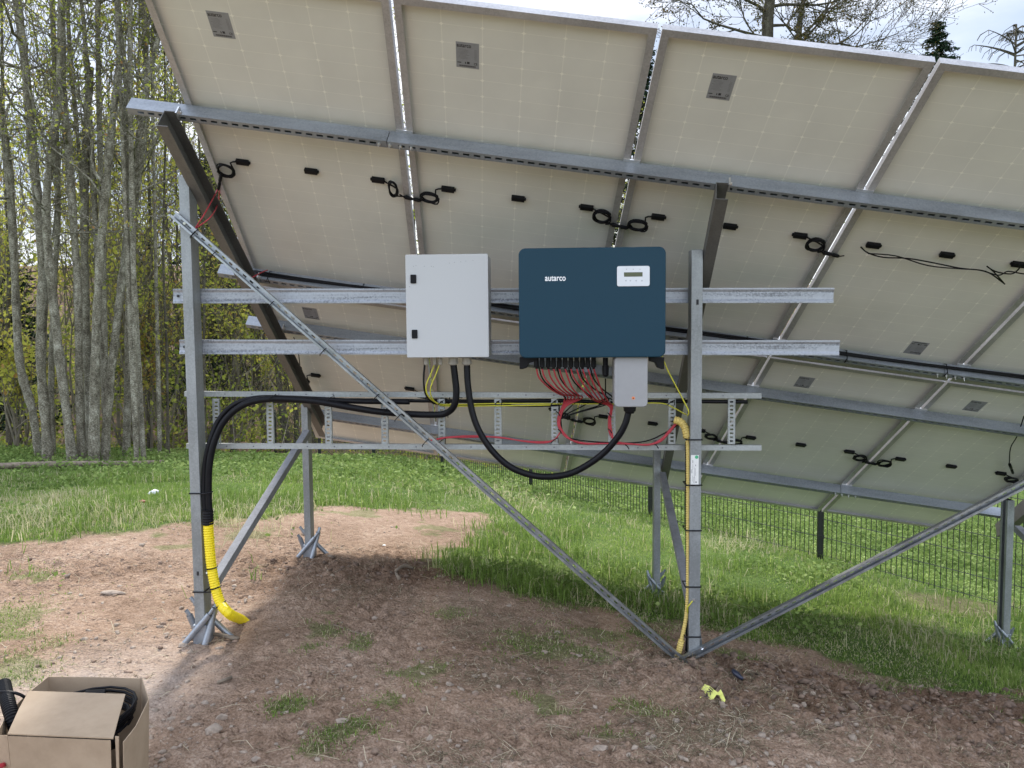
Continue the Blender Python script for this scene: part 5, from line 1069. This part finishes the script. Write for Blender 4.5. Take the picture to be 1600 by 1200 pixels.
for (p0_, p1_, r) in [((1248, 75), (1330, 0), .04), ((1247, 85), (1400, 20), .045), ((1249, 60), (1350, -30), .04), ((1247, 95), (1395, 75), .035), ((1248, 90), (1340, 50), .035), ((1250, 70), (1200, 20), .03)]:
    a = at(*p0_, 25); b = at(*p1_, 25 + qq.uniform(-1.5, 1.5)); grow(tb, qq, a, nrm(b - a), np.linalg.norm(b - a) * 1.05, r, 3, 5, .14, .05, (8, 6, 5))
tb.build('trunk', m_bark2, tr2, gb); Lp = np.array(tb.L) - gb; Vv, Qq = leafquads(Lp, .055, .9); fastmesh('crown', Vv, Qq, None, bpy.data.materials['budding_leaves'], np.repeat(rng.uniform(0, 1, len(Lp)), 4), False, tr2)
def spruce(px, py, Y, label, hgt_f=1., seed=1, spread=.22):
    top = at(px, py, Y); gb = ground_pt(px, Y); gb = V3(top[0], top[1], gb[2]); Ht = top[2] - gb[2]; t = thing('spruce', label, 'tree', gb, 'dark evergreens'); tb = TB(); tb.tube([gb, gb + UP * Ht * .5, top], [.16, .09, .012], 7); qs = random.Random(seed); Lq = []
    nw = int(Ht * 4.2)
    for i in range(nw):
        f = (i + .5) / nw; z = gb[2] + Ht * (.15 + .85 * f); rad = Ht * spread * (1 - f) ** .85 + .12
        for j in range(9):
            a = qs.uniform(0, 6.28); rr = rad * qs.uniform(.6, 1.12); p0 = V3(top[0], top[1], z); p1 = p0 + V3(cos(a) * rr, sin(a) * rr, -rr * .25 + rr * .1 * qs.random()); pm = (p0 + p1) / 2 - UP * rr * .10
            tb.tube([p0, pm, p1], [.018, .012, .005], 3)
            for k_ in range(int(8 + rr * 26)):
                s_ = qs.uniform(.15, 1) ; c = p0 * (1 - s_) ** 2 + 2 * pm * s_ * (1 - s_) + p1 * s_ * s_; Lq.append(c + V3(qs.gauss(0, .07), qs.gauss(0, .07), -abs(qs.gauss(0, .07))))
    tb.build('trunk', m_bark2, t, gb); Vv, Qq = leafquads(np.array(Lq) - gb, .21, .5, .3); fastmesh('crown', Vv, Qq, None, m_needle, np.repeat(rng.uniform(0, 1, len(Lq)), 4), False, t)
spruce(1465, 31, 36, 'dark spruce top rising above the gap between the right panels', seed=3, spread=.30)
spruce(322, 235, 27, 'dark evergreen deep in the wood behind the left post', seed=21, spread=.2)
spruce(8, 360, 22, 'dark evergreen at the left edge behind the lichened trunks', seed=22, spread=.26)
spruce(228, 350, 29, 'dark evergreen low between the clump and the left post', seed=23, spread=.24)
spruce(1002, 36, 34, 'spruce whose tip just shows over the top edge, left of the dark trunk', seed=4)
spruce(1048, 40, 38, 'spruce whose tip just shows over the seam right of the middle', seed=6)
# dead larch
gb = ground_pt(1588, 30); top = at(1588, 38, 30); gb = V3(top[0], top[1], gb[2]); lt_ = thing('bare_larch', 'bare conifer with drooping branches at the top right corner', 'tree', gb); tb = TB(); Ht = top[2] - gb[2]; tb.tube([gb, gb + UP * Ht * .5, top], [.16, .10, .03], 7); qs = random.Random(9)
for i in range(120):
    f = qs.uniform(.45, 1); z = gb[2] + Ht * f; rad = Ht * .20 * (1 - f) + 1.0 * (f < .97) + .25; a = qs.uniform(0, 6.28); p0 = V3(top[0], top[1], z); n = 5; P = [p0]
    for j in range(n): P.append(P[-1] + V3(cos(a), sin(a), .12 - .32 * j / n + (.25 if f > .93 else 0)) * rad / n)
    tb.tube(P, np.linspace(.034, .012, n + 1), 3)
    for k_ in range(7): j = qs.randint(1, n); a2 = a + qs.choice((-1, 1)) * qs.uniform(.5, 1.1); tb.tube([P[j], P[j] + V3(cos(a2) * .25, sin(a2) * .25, -.12), P[j] + V3(cos(a2) * .35, sin(a2) * .35, -.3)], [.013, .011, .008], 3)
tb.build('trunk', m_bark2, lt_, gb)
